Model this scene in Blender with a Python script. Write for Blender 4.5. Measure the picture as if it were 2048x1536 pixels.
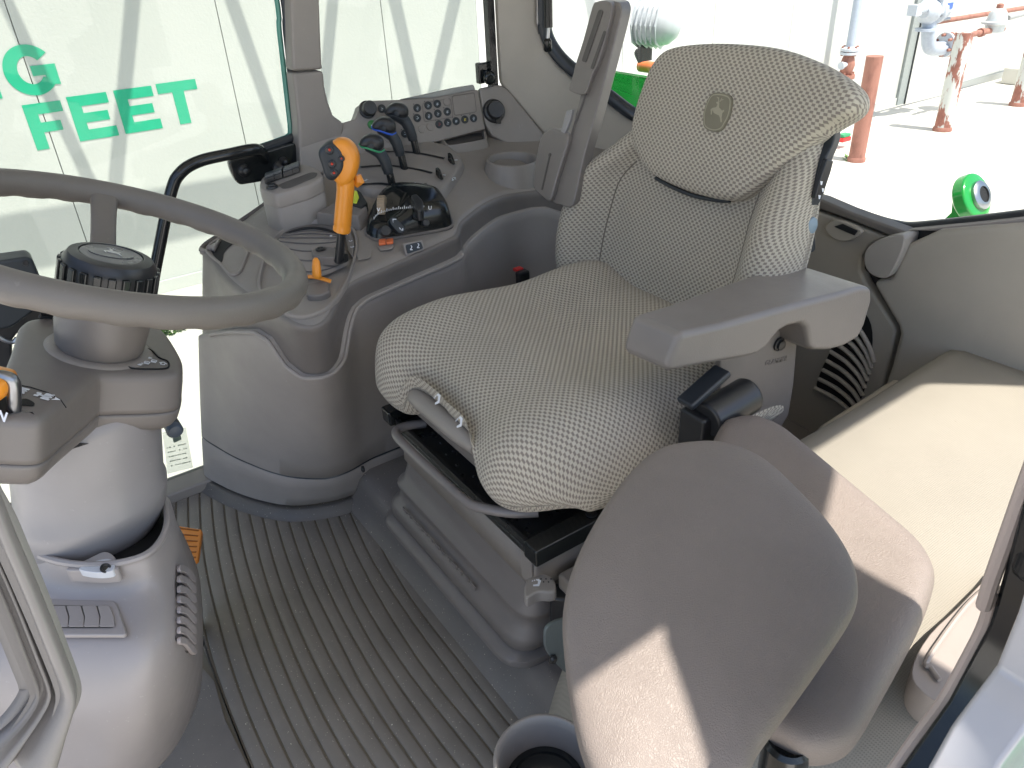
import bpy, bmesh, math, random
from mathutils import Vector as V, Matrix
random.seed(4)
for o in list(bpy.data.objects): bpy.data.objects.remove(o)
S = bpy.context.scene
COL = S.collection
R = math.radians
# ---------------------------------------------------------------- camera, sky, sun, exposure
CAMH = 1.2
LENS_PX = 1538.0
def _frame():
    th, ro, A = R(30.6), R(-3.0), R(123)
    hd = V((math.sin(A), math.cos(A), 0)); rr = V((math.cos(A), -math.sin(A), 0)); up = V((0, 0, 1))
    fw = hd * math.cos(th) - up * math.sin(th)
    u0 = rr.cross(fw)
    return fw, rr * math.cos(ro) + u0 * math.sin(ro), u0 * math.cos(ro) - rr * math.sin(ro)
FW, RT, UP = _frame()
CP = V((0, 0, CAMH))
cd = bpy.data.cameras.new('camera'); cam = bpy.data.objects.new('camera', cd); COL.objects.link(cam)
cd.sensor_width = 36; cd.lens = LENS_PX / 2048 * 36; cd.clip_start = 0.02; cd.clip_end = 400
m = Matrix((RT, UP, -FW)).transposed().to_4x4(); m.translation = CP
cam.matrix_world = m
S.camera = cam
S.render.resolution_x, S.render.resolution_y = 1024, 768
SUN = V((0.53, 0.13, -1.13)).normalized()          # direction the light travels
wd = bpy.data.worlds.new('World'); S.world = wd; wd.use_nodes = True
nt = wd.node_tree; bg = nt.nodes['Background']
sk = nt.nodes.new('ShaderNodeTexSky'); sk.sky_type = 'NISHITA'; sk.sun_disc = False
sk.sun_elevation = math.asin(-SUN.z); sk.sun_rotation = math.atan2(-SUN.x, -SUN.y)
sk.dust_density = 2.0
nt.links.new(sk.outputs[0], bg.inputs[0]); bg.inputs[1].default_value = 0.09
sd = bpy.data.lights.new('sun', 'SUN'); so = bpy.data.objects.new('sun', sd); COL.objects.link(so)
sd.energy = 3.0; sd.angle = R(0.55); sd.color = (1, 0.93, 0.84)
so.rotation_euler = SUN.to_track_quat('-Z', 'Y').to_euler(); so.location = (-3, 0, 8)
S.view_settings.view_transform = 'Standard'; S.view_settings.look = 'None'
S.view_settings.exposure = 1.8; S.view_settings.gamma = 1
S.render.engine = 'CYCLES'
S.cycles.max_bounces = 8; S.cycles.diffuse_bounces = 5; S.cycles.transparent_max_bounces = 16
S.cycles.caustics_reflective = False; S.cycles.caustics_refractive = False

def ray(px, py): return FW + RT * ((px - 1024) / LENS_PX) - UP * ((py - 768) / LENS_PX)
def at(px, py, ax, v):                                # photo pixel -> point on the plane ax = v
    d = ray(px, py); i = 'xyz'.index(ax); return CP + d * ((v - CP[i]) / d[i])
def onp(px, py, p0, n):                               # photo pixel -> point on plane (p0, n)
    d = ray(px, py); return CP + d * ((p0 - CP).dot(n) / d.dot(n))

# ---------------------------------------------------------------- materials
MT = {}
def nodes(name):
    mt = bpy.data.materials.new(name); mt.use_nodes = True; MT[name] = mt
    return mt, mt.node_tree, mt.node_tree.nodes['Principled BSDF']
def coord(t, kind='Object', scale=1.0):
    c = t.nodes.new('ShaderNodeTexCoord'); mp = t.nodes.new('ShaderNodeMapping')
    sc = scale if isinstance(scale, (tuple, list)) else (scale,) * 3
    mp.inputs['Scale'].default_value = sc
    t.links.new(c.outputs[kind], mp.inputs[0]); return mp.outputs[0]
def noise(t, vec, scale, detail=3, rough=0.5):
    n = t.nodes.new('ShaderNodeTexNoise'); n.inputs['Scale'].default_value = scale
    n.inputs['Detail'].default_value = detail; n.inputs['Roughness'].default_value = rough
    t.links.new(vec, n.inputs['Vector']); return n.outputs['Fac']
def ramp(t, fac, stops):
    r = t.nodes.new('ShaderNodeValToRGB'); e = r.color_ramp.elements
    while len(e) < len(stops): e.new(0.5)
    for k, (p, c) in enumerate(stops):
        e[k].position = p; e[k].color = (*c, 1) if len(c) == 3 else c
    t.links.new(fac, r.inputs[0]); return r.outputs[0]
def mixc(t, fac, a, b, mode='MIX'):
    mx = t.nodes.new('ShaderNodeMix'); mx.data_type = 'RGBA'; mx.blend_type = mode
    for s, v in ((mx.inputs[0], fac), (mx.inputs[6], a), (mx.inputs[7], b)):
        if hasattr(v, 'links'): t.links.new(v, s)
        elif isinstance(v, (tuple, list)): s.default_value = (*v, 1)
        else: s.default_value = v
    return mx.outputs[2]
def bump(t, bs, h, strength, dist=0.001, prev=None):
    b = t.nodes.new('ShaderNodeBump'); b.inputs['Strength'].default_value = strength
    b.inputs['Distance'].default_value = dist
    t.links.new(h, b.inputs['Height'])
    if prev: t.links.new(prev, b.inputs['Normal'])
    t.links.new(b.outputs[0], bs.inputs['Normal']); return b.outputs[0]
def plastic(name, col, rough=0.5, grain=900, gs=0.25, var=0.06, wear=0.0, spec=0.5, coat=0):
    mt, t, bs = nodes(name); v = coord(t)
    f = noise(t, v, 7, 5, 0.6)
    lo = tuple(c * (1 - var) for c in col); hi = tuple(min(1, c * (1 + var)) for c in col)
    c = ramp(t, f, [(0.3, lo), (0.7, hi)])
    if wear:                                                        # thin dust specks and scuffs with a shape of their own
        sp = noise(t, v, 130, 2, 0.7)
        sm = ramp(t, sp, [(0.68, (0, 0, 0)), (0.78, (wear,) * 3)])
        c = mixc(t, sm, c, tuple(min(1, x * 1.7 + 0.05) for x in col))
    t.links.new(c, bs.inputs['Base Color'])
    rf = noise(t, v, 23, 4, 0.6)
    rr_ = ramp(t, rf, [(0.3, (rough - 0.05,) * 3), (0.7, (min(1, rough + 0.07),) * 3)])
    t.links.new(rr_, bs.inputs['Roughness']); bs.inputs['Specular IOR Level'].default_value = spec
    if coat: bs.inputs['Coat Weight'].default_value = coat
    if gs: bump(t, bs, noise(t, v, grain, 2, 0.6), gs, 0.0006)
    return mt
def plain(name, col, rough=0.5, metal=0.0, emit=None, spec=0.5):
    mt, t, bs = nodes(name)
    f = noise(t, coord(t), 30, 3)
    t.links.new(ramp(t, f, [(0.3, tuple(c * 0.93 for c in col)), (0.7, tuple(min(1, c * 1.05) for c in col))]), bs.inputs['Base Color'])
    bs.inputs['Roughness'].default_value = rough; bs.inputs['Metallic'].default_value = metal
    bs.inputs['Specular IOR Level'].default_value = spec
    return mt
GREY = plastic('grey_plastic', (0.255, 0.23, 0.208), 0.42, gs=0.22, wear=0.25)
DGREY = plastic('dark_grey_plastic', (0.165, 0.148, 0.136), 0.42, gs=0.22)
PANEL = plastic('side_panel_plastic', (0.305, 0.276, 0.253), 0.5, gs=0.2, wear=0.2)
LIGHT = plastic('light_grey_plastic', (0.31, 0.28, 0.265), 0.38, gs=0.12, var=0.04, wear=0.3)
BEIGE = plastic('beige_plastic', (0.41, 0.372, 0.32), 0.5, gs=0.2)
ARM = plastic('armrest_plastic', (0.195, 0.176, 0.162), 0.34, grain=450, gs=0.5)
WHEELM = plastic('wheel_rubber', (0.14, 0.126, 0.112), 0.48, grain=500, gs=0.3, wear=0.15)
BLACK = plastic('black_plastic', (0.018, 0.019, 0.021), 0.33, gs=0.1, var=0.2)
BLKGL = plastic('glossy_black_paint', (0.010, 0.012, 0.013), 0.16, gs=0.0, var=0.2, wear=0.15)
BLKMET = plastic('black_dusty_steel', (0.02, 0.021, 0.021), 0.3, gs=0.0, var=0.4, wear=0.8)
BUTTON = plastic('button_rubber', (0.02, 0.026, 0.032), 0.45, gs=0.1)
RUBBER = plastic('rubber_seal', (0.02, 0.025, 0.032), 0.35, gs=0.1)
ORANGE = plastic('orange_plastic', (0.74, 0.27, 0.025), 0.32, gs=0.08, var=0.05)
ORANGE2 = plastic('orange_rubber', (0.62, 0.22, 0.035), 0.5, gs=0.2, var=0.1)
GREENR = plain('green_plastic', (0.03, 0.30, 0.13), 0.35)
BLUER = plain('blue_plastic', (0.02, 0.10, 0.55), 0.35)
YELL = plain('yellow_green_plastic', (0.55, 0.65, 0.05), 0.4)
WHITE = plain('white_marking', (0.72, 0.74, 0.78), 0.5)
YMARK = plain('yellow_marking', (0.75, 0.6, 0.05), 0.5)
REDD = plain('red_lens', (0.55, 0.04, 0.02), 0.3)
REDB = plain('red_button', (0.6, 0.03, 0.03), 0.4)
STEEL = plain('brushed_steel', (0.45, 0.46, 0.48), 0.3, 1.0)
ROD = plain('zinc_rod', (0.30, 0.31, 0.33), 0.3, 1.0)
SILVER = plastic('silver_trim', (0.5, 0.53, 0.57), 0.3, gs=0.0)
GREENP = plastic('green_tractor_paint', (0.012, 0.29, 0.045), 0.14, gs=0.0, coat=0.6)
COPPER = plain('brass_gear', (0.32, 0.25, 0.17), 0.45)
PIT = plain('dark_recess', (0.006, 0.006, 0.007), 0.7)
STAG = plain('pale_emblem', (0.42, 0.42, 0.40), 0.35)
LOGOG = plain('emblem_fabric', (0.20, 0.185, 0.135), 0.9)
LOGOL = plain('emblem_stag_fabric', (0.33, 0.305, 0.225), 0.9)
VINYL = None
def mk_vinyl(name, col, scale=230, strength=0.6, rough=0.42):
    mt, t, bs = nodes(name); v = coord(t)
    vo = t.nodes.new('ShaderNodeTexVoronoi'); vo.feature = 'DISTANCE_TO_EDGE'; vo.inputs['Scale'].default_value = scale
    w = noise(t, v, 60, 3)
    ad = t.nodes.new('ShaderNodeVectorMath'); ad.operation = 'ADD'
    sc = t.nodes.new('ShaderNodeVectorMath'); sc.operation = 'SCALE'; sc.inputs['Scale'].default_value = 0.02
    cx = t.nodes.new('ShaderNodeTexNoise'); cx.inputs['Scale'].default_value = 45
    t.links.new(v, cx.inputs['Vector']); t.links.new(cx.outputs['Color'], sc.inputs[0])
    t.links.new(v, ad.inputs[0]); t.links.new(sc.outputs[0], ad.inputs[1]); t.links.new(ad.outputs[0], vo.inputs['Vector'])
    e = ramp(t, vo.outputs['Distance'], [(0.0, (0, 0, 0)), (0.25, (1, 1, 1))])
    f = noise(t, v, 9, 5, 0.6)
    t.links.new(ramp(t, f, [(0.3, tuple(c * 0.92 for c in col)), (0.7, tuple(c * 1.07 for c in col))]), bs.inputs['Base Color'])
    bs.inputs['Roughness'].default_value = rough
    b1 = bump(t, bs, e, strength, 0.0012)
    bump(t, bs, noise(t, v, 500, 3, 0.6), 0.35, 0.0008, b1)
    return mt
VINYL = mk_vinyl('grained_vinyl', (0.195, 0.164, 0.144), scale=430, strength=0.3, rough=0.52)
def mk_weave(name, col):
    mt, t, bs = nodes(name); v = coord(t, 'Object', (1, 1, 1))
    ws = []
    for d in ('X', 'Y'):
        w = t.nodes.new('ShaderNodeTexWave'); w.bands_direction = d; w.inputs['Scale'].default_value = 110
        t.links.new(v, w.inputs['Vector']); ws.append(w.outputs['Fac'])
    mm = t.nodes.new('ShaderNodeMath'); mm.operation = 'MULTIPLY'
    t.links.new(ws[0], mm.inputs[0]); t.links.new(ws[1], mm.inputs[1])
    f = noise(t, v, 5, 5, 0.6)
    c = ramp(t, f, [(0.3, tuple(c * 0.93 for c in col)), (0.7, tuple(c * 1.05 for c in col))])
    c = mixc(t, mm.outputs[0], c, tuple(x * 0.8 for x in col))
    sp = noise(t, v, 90, 2, 0.6)
    c = mixc(t, ramp(t, sp, [(0.74, (0, 0, 0)), (0.77, (0.5,) * 3)]), c, (0.16, 0.13, 0.1))
    t.links.new(c, bs.inputs['Base Color']); bs.inputs['Roughness'].default_value = 0.75
    bump(t, bs, mm.outputs[0], 0.4, 0.0006)
    return mt
WEAVE = mk_weave('cream_woven_vinyl', (0.262, 0.243, 0.204))
def mk_fabric(name, pitch=(0.0112, 0.0052), base=(0.58, 0.53, 0.435), dark=(0.20, 0.175, 0.15)):
    mt, t, bs = nodes(name)
    v = coord(t, 'UV')
    ck = t.nodes.new('ShaderNodeTexBrick'); ck.offset = 0.5; ck.squash = 1
    ck.inputs['Scale'].default_value = 1.0
    ck.inputs['Brick Width'].default_value = pitch[0]; ck.inputs['Row Height'].default_value = pitch[1] * 4.8
    ck.inputs['Mortar Size'].default_value = pitch[0] * 0.30; ck.inputs['Mortar Smooth'].default_value = 0.35
    dv = t.nodes.new('ShaderNodeTexNoise'); dv.inputs['Scale'].default_value = 260
    t.links.new(v, dv.inputs['Vector'])
    sc = t.nodes.new('ShaderNodeVectorMath'); sc.operation = 'SCALE'; sc.inputs['Scale'].default_value = 0.0010
    ad = t.nodes.new('ShaderNodeVectorMath'); ad.operation = 'ADD'
    mp2 = t.nodes.new('ShaderNodeMapping'); mp2.inputs['Scale'].default_value = (1, 4.8, 1)
    t.links.new(dv.outputs['Color'], sc.inputs[0]); t.links.new(v, ad.inputs[0]); t.links.new(sc.outputs[0], ad.inputs[1])
    t.links.new(ad.outputs[0], mp2.inputs[0]); t.links.new(mp2.outputs[0], ck.inputs['Vector'])
    # thread noise
    th = t.nodes.new('ShaderNodeTexWave'); th.inputs['Scale'].default_value = 480; th.inputs['Distortion'].default_value = 1.5
    t.links.new(v, th.inputs['Vector'])
    f = noise(t, v, 9, 5, 0.6)
    cb = ramp(t, f, [(0.3, tuple(c * 0.9 for c in base)), (0.7, tuple(c * 1.06 for c in base))])
    cb = mixc(t, th.outputs['Fac'], cb, tuple(c * 0.72 for c in base))
    cdk = mixc(t, th.outputs['Fac'], dark, tuple(c * 1.4 for c in dark))
    c = mixc(t, ck.outputs['Fac'], cdk, cb)
    t.links.new(c, bs.inputs['Base Color']); bs.inputs['Roughness'].default_value = 0.92
    bs.inputs['Specular IOR Level'].default_value = 0.2
    bs.inputs['Sheen Weight'].default_value = 0.15
    b1 = bump(t, bs, ck.outputs['Fac'], 0.8, 0.0016)
    bump(t, bs, th.outputs['Fac'], 0.3, 0.0005, b1)
    return mt
FABRIC = mk_fabric('basket_weave_fabric')
def mk_mat(name, col, dirt, rough=0.38, thr=(0.6, 0.72)):
    mt, t, bs = nodes(name); v = coord(t)
    f = noise(t, v, 6, 6, 0.65)
    c = ramp(t, f, [(0.3, tuple(x * 0.85 for x in col)), (0.7, tuple(x * 1.12 for x in col))])
    sp = noise(t, v, 75, 3, 0.75)
    c = mixc(t, ramp(t, sp, [(thr[0], (0, 0, 0)), (thr[1], (0.6,) * 3)]), c, dirt)
    sp2 = noise(t, coord(t, 'Object', (1, 1.4, 1)), 240, 2, 0.5)
    c = mixc(t, ramp(t, sp2, [(0.715, (0, 0, 0)), (0.74, (0.8,) * 3)]), c, tuple(min(.75, x * 3) for x in dirt))
    t.links.new(c, bs.inputs['Base Color'])
    t.links.new(ramp(t, f, [(0.35, (rough - 0.04,) * 3), (0.65, (rough + 0.12,) * 3)]), bs.inputs['Roughness'])
    bump(t, bs, noise(t, v, 300, 4, 0.7), 0.25, 0.0008)
    return mt
MATR = mk_mat('rubber_floor_ribs', (0.205, 0.185, 0.162), (0.27, 0.24, 0.19), thr=(0.66, 0.80))
MATG = mk_mat('dirty_groove', (0.15, 0.132, 0.098), (0.24, 0.205, 0.15), 0.8)
FLOORM = mk_mat('floor_step_rubber', (0.165, 0.148, 0.135), (0.26, 0.23, 0.18), 0.42, thr=(0.7, 0.85))
def mk_glass(name, tint, gloss=0.04):
    mt = bpy.data.materials.new(name); mt.use_nodes = True; t = mt.node_tree
    for n in list(t.nodes): t.nodes.remove(n)
    out = t.nodes.new('ShaderNodeOutputMaterial'); tr = t.nodes.new('ShaderNodeBsdfTransparent')
    gl = t.nodes.new('ShaderNodeBsdfGlossy'); mx = t.nodes.new('ShaderNodeMixShader')
    fr = t.nodes.new('ShaderNodeFresnel'); fr.inputs[0].default_value = 1.3
    tr.inputs[0].default_value = (*tint, 1); gl.inputs['Roughness'].default_value = 0.02
    t.links.new(fr.outputs[0], mx.inputs[0]); t.links.new(tr.outputs[0], mx.inputs[1]); t.links.new(gl.outputs[0], mx.inputs[2])
    t.links.new(mx.outputs[0], out.inputs[0]); return mt
def mk_decal(name, tint, col, fac):
    mt = bpy.data.materials.new(name); mt.use_nodes = True; t = mt.node_tree
    bs = t.nodes['Principled BSDF']; bs.inputs['Base Color'].default_value = (*col, 1); bs.inputs['Roughness'].default_value = .5
    tr = t.nodes.new('ShaderNodeBsdfTransparent'); tr.inputs[0].default_value = (*tint, 1); mx = t.nodes.new('ShaderNodeMixShader')
    mx.inputs[0].default_value = fac; t.links.new(tr.outputs[0], mx.inputs[1]); t.links.new(bs.outputs[0], mx.inputs[2])
    t.links.new(mx.outputs[0], t.nodes['Material Output'].inputs[0]); return mt
GLASS = mk_glass('tinted_window_glass', (0.70, 0.73, 0.71))
def mk_rust(name, paint, rust=(0.30, 0.12, 0.09), thr=(0.48, 0.52), scale=(3, 3, 0.9)):
    mt, t, bs = nodes(name); v = coord(t, 'Object', scale)
    f = noise(t, v, 3.2, 6, 0.62)
    msk = ramp(t, f, [(thr[0], (0, 0, 0)), (thr[1], (1, 1, 1))])
    r2 = noise(t, coord(t), 14, 5, 0.6)
    rc = ramp(t, r2, [(0.3, tuple(c * 0.75 for c in rust)), (0.7, tuple(min(1, c * 1.25) for c in rust))])
    t.links.new(mixc(t, msk, paint, rc), bs.inputs['Base Color']); bs.inputs['Roughness'].default_value = 0.7
    bump(t, bs, f, 0.3, 0.01)
    return mt
RUST = mk_rust('rusty_red_steel', (0.36, 0.165, 0.125), (0.29, 0.125, 0.095), (0.45, 0.6))
PEEL = mk_rust('peeling_white_paint', (0.60, 0.61, 0.58), (0.30, 0.12, 0.09), (0.50, 0.53))
PIPEB = plain('blue_grey_pipe_paint', (0.42, 0.47, 0.56), 0.4)
PIPEG = plain('pale_grey_valve_paint', (0.52, 0.56, 0.62), 0.45)

# ---------------------------------------------------------------- mesh helpers
OFF = {}
class MB:
    def __init__(s): s.v = []; s.f = []; s.uv = {}
    def add(s, vs, fs):
        b = len(s.v); s.v += [V(x) for x in vs]; s.f += [tuple(i + b for i in f) for f in fs]; return b
def obj(name, mb, mat, parent=None, smooth=True, bevel=0.0, seg=2, sub=0, solid=0.0, solid_off=-1, label=None, sharp=35, kind=None):
    off = OFF.get(parent.name, V((0, 0, 0))) if parent else V((0, 0, 0))
    me = bpy.data.meshes.new(name); me.from_pydata([tuple(v - off) for v in mb.v], [], mb.f)
    bm = bmesh.new(); bm.from_mesh(me)
    if not mb.uv: bmesh.ops.remove_doubles(bm, verts=bm.verts, dist=1e-6)
    bmesh.ops.recalc_face_normals(bm, faces=bm.faces)
    bm.to_mesh(me); bm.free()
    if mb.uv:
        ul = me.uv_layers.new(name='UVMap')
        for p in me.polygons:
            for li in p.loop_indices:
                ul.data[li].uv = mb.uv.get(me.loops[li].vertex_index, (0, 0))
    if smooth:
        for p in me.polygons: p.use_smooth = True
        if sharp and not sub: me.set_sharp_from_angle(angle=R(sharp))
    me.materials.append(mat)
    o = bpy.data.objects.new(name, me); COL.objects.link(o)
    if parent: o.parent = parent
    OFF[o.name] = off
    if solid:
        md = o.modifiers.new('solid', 'SOLIDIFY'); md.thickness = solid; md.offset = solid_off
    if bevel:
        md = o.modifiers.new('bevel', 'BEVEL'); md.width = bevel; md.segments = seg; md.limit_method = 'ANGLE'; md.angle_limit = R(38)
        md.harden_normals = True
    if sub:
        md = o.modifiers.new('sub', 'SUBSURF'); md.levels = sub; md.render_levels = sub
    if label: o['label'] = label
    if kind: o['kind'] = kind
    return o
def thing(name, label, cat, loc=(0, 0, 0), group=None):
    o = bpy.data.objects.new(name, None); COL.objects.link(o); o.location = loc; o.empty_display_size = 0.05
    OFF[o.name] = V(loc); o['label'] = label; o['category'] = cat
    if group: o['group'] = group
    return o
def tag(o, label, cat, group=None):
    o['label'] = label; o['category'] = cat
    if group: o['group'] = group
    return o
def cr(pts, n=6, closed=True):                        # Catmull-Rom through points
    P = [V(p) for p in pts]; out = []; N = len(P)
    for i in range(N if closed else N - 1):
        g = (lambda k: P[k % N]) if closed else (lambda k: P[min(max(k, 0), N - 1)])
        a, b, c, d = g(i - 1), g(i), g(i + 1), g(i + 2)
        for k in range(n):
            t = k / n
            out.append(0.5 * ((2 * b) + (c - a) * t + (2 * a - 5 * b + 4 * c - d) * t * t + (3 * b - a - 3 * c + d) * t ** 3))
    if not closed: out.append(P[-1])
    return out
def resample(pts, n, closed=False):
    P = [V(p) for p in pts]
    if closed: P.append(P[0])
    L = [0]
    for a, b in zip(P, P[1:]): L.append(L[-1] + (b - a).length)
    out = []; j = 0; m_ = n if closed else n - 1
    for k in range(n):
        s = L[-1] * k / m_
        while j < len(L) - 2 and L[j + 1] < s: j += 1
        d = L[j + 1] - L[j]; out.append(P[j].lerp(P[j + 1], (s - L[j]) / d if d else 0))
    return out
def roundpoly(pts, r=0.01, n=4):                      # polygon with rounded corners
    P = [V(p) for p in pts]; out = []; N = len(P)
    for i in range(N):
        a, b, c = P[i - 1], P[i], P[(i + 1) % N]
        la, lc = (a - b).length, (c - b).length
        rr = min(r, la * 0.45, lc * 0.45)
        p, q = b + (a - b).normalized() * rr, b + (c - b).normalized() * rr
        for k in range(n + 1):
            t = k / n; out.append((1 - t) ** 2 * p + 2 * t * (1 - t) * b + t * t * q)
    return out
def slab(mb, outline, depth):                         # closed prism: outline + outline moved by depth
    o = [V(p) for p in outline]; n = len(o); d = V(depth)
    b = mb.add(o + [p + d for p in o], [])
    mb.f.append(tuple(b + i for i in range(n))); mb.f.append(tuple(b + n + n - 1 - i for i in range(n)))
    for i in range(n): mb.f.append((b + i, b + (i + 1) % n, b + n + (i + 1) % n, b + n + i))
    return mb
def grid(mb, rows, closed_u=False, closed_v=False, caps=False, uv=None):
    nr, nc = len(rows), len(rows[0]); b = len(mb.v)
    for i, r in enumerate(rows):
        for j, p in enumerate(r):
            mb.v.append(V(p))
            if uv: mb.uv[b + i * nc + j] = uv[i][j]
    for i in range(nr if closed_v else nr - 1):
        for j in range(nc if closed_u else nc - 1):
            a, c = b + i * nc, b + ((i + 1) % nr) * nc; k = (j + 1) % nc
            mb.f.append((a + j, a + k, c + k, c + j))
    if caps:
        mb.f.append(tuple(b + j for j in range(nc))[::-1]); mb.f.append(tuple(b + (nr - 1) * nc + j for j in range(nc)))
    return mb
def basis(n, ref=(0, 0, 1)):
    n = V(n).normalized(); r = V(ref)
    if abs(n.dot(r)) > 0.98: r = V((1, 0, 0))
    a = r.cross(n).normalized(); return a, n.cross(a), n
def lathe(mb, c, n, prof, seg=32, ref=(0, 0, 1), sx=1.0):   # prof: list of (radius, height along n)
    a, b, n = basis(n, ref); c = V(c)
    rows = [[c + n * h + (a * math.cos(2 * math.pi * k / seg) * sx + b * math.sin(2 * math.pi * k / seg)) * r for k in range(seg)] for r, h in prof]
    return grid(mb, rows, closed_u=True, caps=True)
def tube(mb, path, r, seg=12, caps=True, sq=1.0, ref=(0, 0, 1)):
    P = [V(p) for p in path]; rows = []; pa = None
    for i, p in enumerate(P):
        t = (P[min(i + 1, len(P) - 1)] - P[max(i - 1, 0)]).normalized()
        if pa is None: a = basis(t, ref)[0]
        else: a = (pa - t * pa.dot(t)).normalized()
        pa = a; b = t.cross(a); rad = r[i] if isinstance(r, (list, tuple)) else r
        rows.append([p + (a * math.cos(2 * math.pi * k / seg) + b * math.sin(2 * math.pi * k / seg) * sq) * rad for k in range(seg)])
    return grid(mb, rows, closed_u=True, caps=caps)
def box(mb, c, sz, ax=None):                          # oriented box; ax = 3 axis vectors
    c = V(c); ax = ax or (V((1, 0, 0)), V((0, 1, 0)), V((0, 0, 1)))
    vs = [c + ax[0] * (sz[0] / 2 * i) + ax[1] * (sz[1] / 2 * j) + ax[2] * (sz[2] / 2 * k) for k in (-1, 1) for j in (-1, 1) for i in (-1, 1)]
    mb.add(vs, [(0, 2, 3, 1), (4, 5, 7, 6), (0, 1, 5, 4), (2, 6, 7, 3), (0, 4, 6, 2), (1, 3, 7, 5)]); return mb
def pillow(mb, outline, n, prof, steps=None, center=None):
    """closed inflated pad: outline loop, shrunk towards the centre along prof = [(scale, height)], front to back"""
    O = [V(p) for p in outline]; c = center or sum(O, V()) / len(O); n = V(n).normalized()
    rows = [[c + (p - c) * s + n * h for p in O] for s, h in prof]
    return grid(mb, rows, closed_u=True, caps=True)
def text(name, s, org, xd, yd, size, mat, parent, ext=0.0003, bold=0.0, align='CENTER', sx=1.0):
    cu = bpy.data.curves.new(name, 'FONT'); cu.body = s; cu.size = size; cu.extrude = ext; cu.offset = bold
    cu.align_x = align; cu.align_y = 'CENTER'
    tmp = bpy.data.objects.new('t', cu); COL.objects.link(tmp)
    bpy.context.view_layer.update()
    me = bpy.data.meshes.new_from_object(tmp.evaluated_get(bpy.context.evaluated_depsgraph_get()))
    bpy.data.objects.remove(tmp); bpy.data.curves.remove(cu)
    xd = V(xd).normalized(); z = xd.cross(V(yd)).normalized(); yd = z.cross(xd)
    mb = MB(); mb.add([V(org) + xd * v.co.x * sx + yd * v.co.y + z * v.co.z for v in me.vertices], [tuple(p.vertices) for p in me.polygons])
    bpy.data.meshes.remove(me)
    return mb if name is None else obj(name, mb, mat, parent, smooth=False)
# ================================================================ OUTSIDE
ZG = -1.2
def mk_concrete():
    mt, t, bs = nodes('bright_concrete'); v = coord(t)
    f = noise(t, v, 0.8, 8, 0.65)
    c = ramp(t, f, [(0.3, (0.56, 0.54, 0.49)), (0.7, (0.66, 0.64, 0.59))])
    sp = noise(t, v, 9, 4, 0.6)
    c = mixc(t, ramp(t, sp, [(0.72, (0, 0, 0)), (0.78, (0.35,) * 3)]), c, (0.42, 0.40, 0.36))
    br = t.nodes.new('ShaderNodeTexBrick'); br.offset = 0; br.inputs['Scale'].default_value = 1
    br.inputs['Brick Width'].default_value = 3.2; br.inputs['Row Height'].default_value = 3.2; br.inputs['Mortar Size'].default_value = 0.008
    t.links.new(v, br.inputs['Vector'])
    c = mixc(t, br.outputs['Fac'], c, (0.42, 0.41, 0.38))
    t.links.new(c, bs.inputs['Base Color']); bs.inputs['Roughness'].default_value = 0.85
    bump(t, bs, noise(t, v, 40, 5, 0.7), 0.2, 0.004); return mt
CONC = mk_concrete()
def mk_wall():
    mt, t, bs = nodes('embossed_white_wall_panel'); v = coord(t)
    f = noise(t, v, 0.9, 4, 0.5)
    t.links.new(ramp(t, f, [(0.3, (0.54, 0.555, 0.53)), (0.7, (0.585, 0.595, 0.57))]), bs.inputs['Base Color'])
    bs.inputs['Roughness'].default_value = 0.5
    bump(t, bs, noise(t, v, 45, 3, 0.6), 0.55, 0.004); return mt
WALLM = mk_wall()
LETTER = plastic('green_wall_letter_paint', (0.018, 0.44, 0.25), 0.5, grain=60, gs=0.2)

g = MB(); g.add([(-60, -70, ZG), (60, -70, ZG), (60, 50, ZG), (-60, 50, ZG)], [(0, 1, 2, 3)])
obj('ground', g, CONC, smooth=False, kind='structure')
WX = 6.38
wall = thing('warehouse_wall', 'long white embossed panel wall of the warehouse with green lettering', 'wall', (WX, -5, ZG))
w = MB(); y = 6.18
seams = []
while y > -34:
    box(w, (WX + 0.06, y - 0.66, 1.9), (0.12, 1.315, 6.2)); seams.append(y); y -= 1.32
obj('panel_wall', w, WALLM, wall, smooth=False, bevel=0.004)
w = MB(); box(w, (WX + 0.12, -14, 1.9), (0.06, 40.3, 6.1)); obj('wall_core', w, plain('joint_grey', (.30, .31, .30), .7), wall, smooth=False)
w = MB(); box(w, (WX - 0.012, -14, ZG + 0.05), (0.02, 40, 0.1)); obj('base_trim', w, WALLM, wall, smooth=False, bevel=0.003)
w = MB(); yy = at(1818, 110, 'x', WX - 0.02).y
box(w, (WX - 0.02, yy, 1.9), (0.036, 0.16, 6.2)); obj('corner_trim', w, plain('grey_flashing', (0.30, 0.33, 0.33), 0.5), wall, smooth=False)
w = MB(); box(w, (WX - 0.03, yy - 0.09, 1.9), (0.05, 0.018, 6.2)); obj('dark_seal_strip', w, RUBBER, wall, smooth=False)
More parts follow.
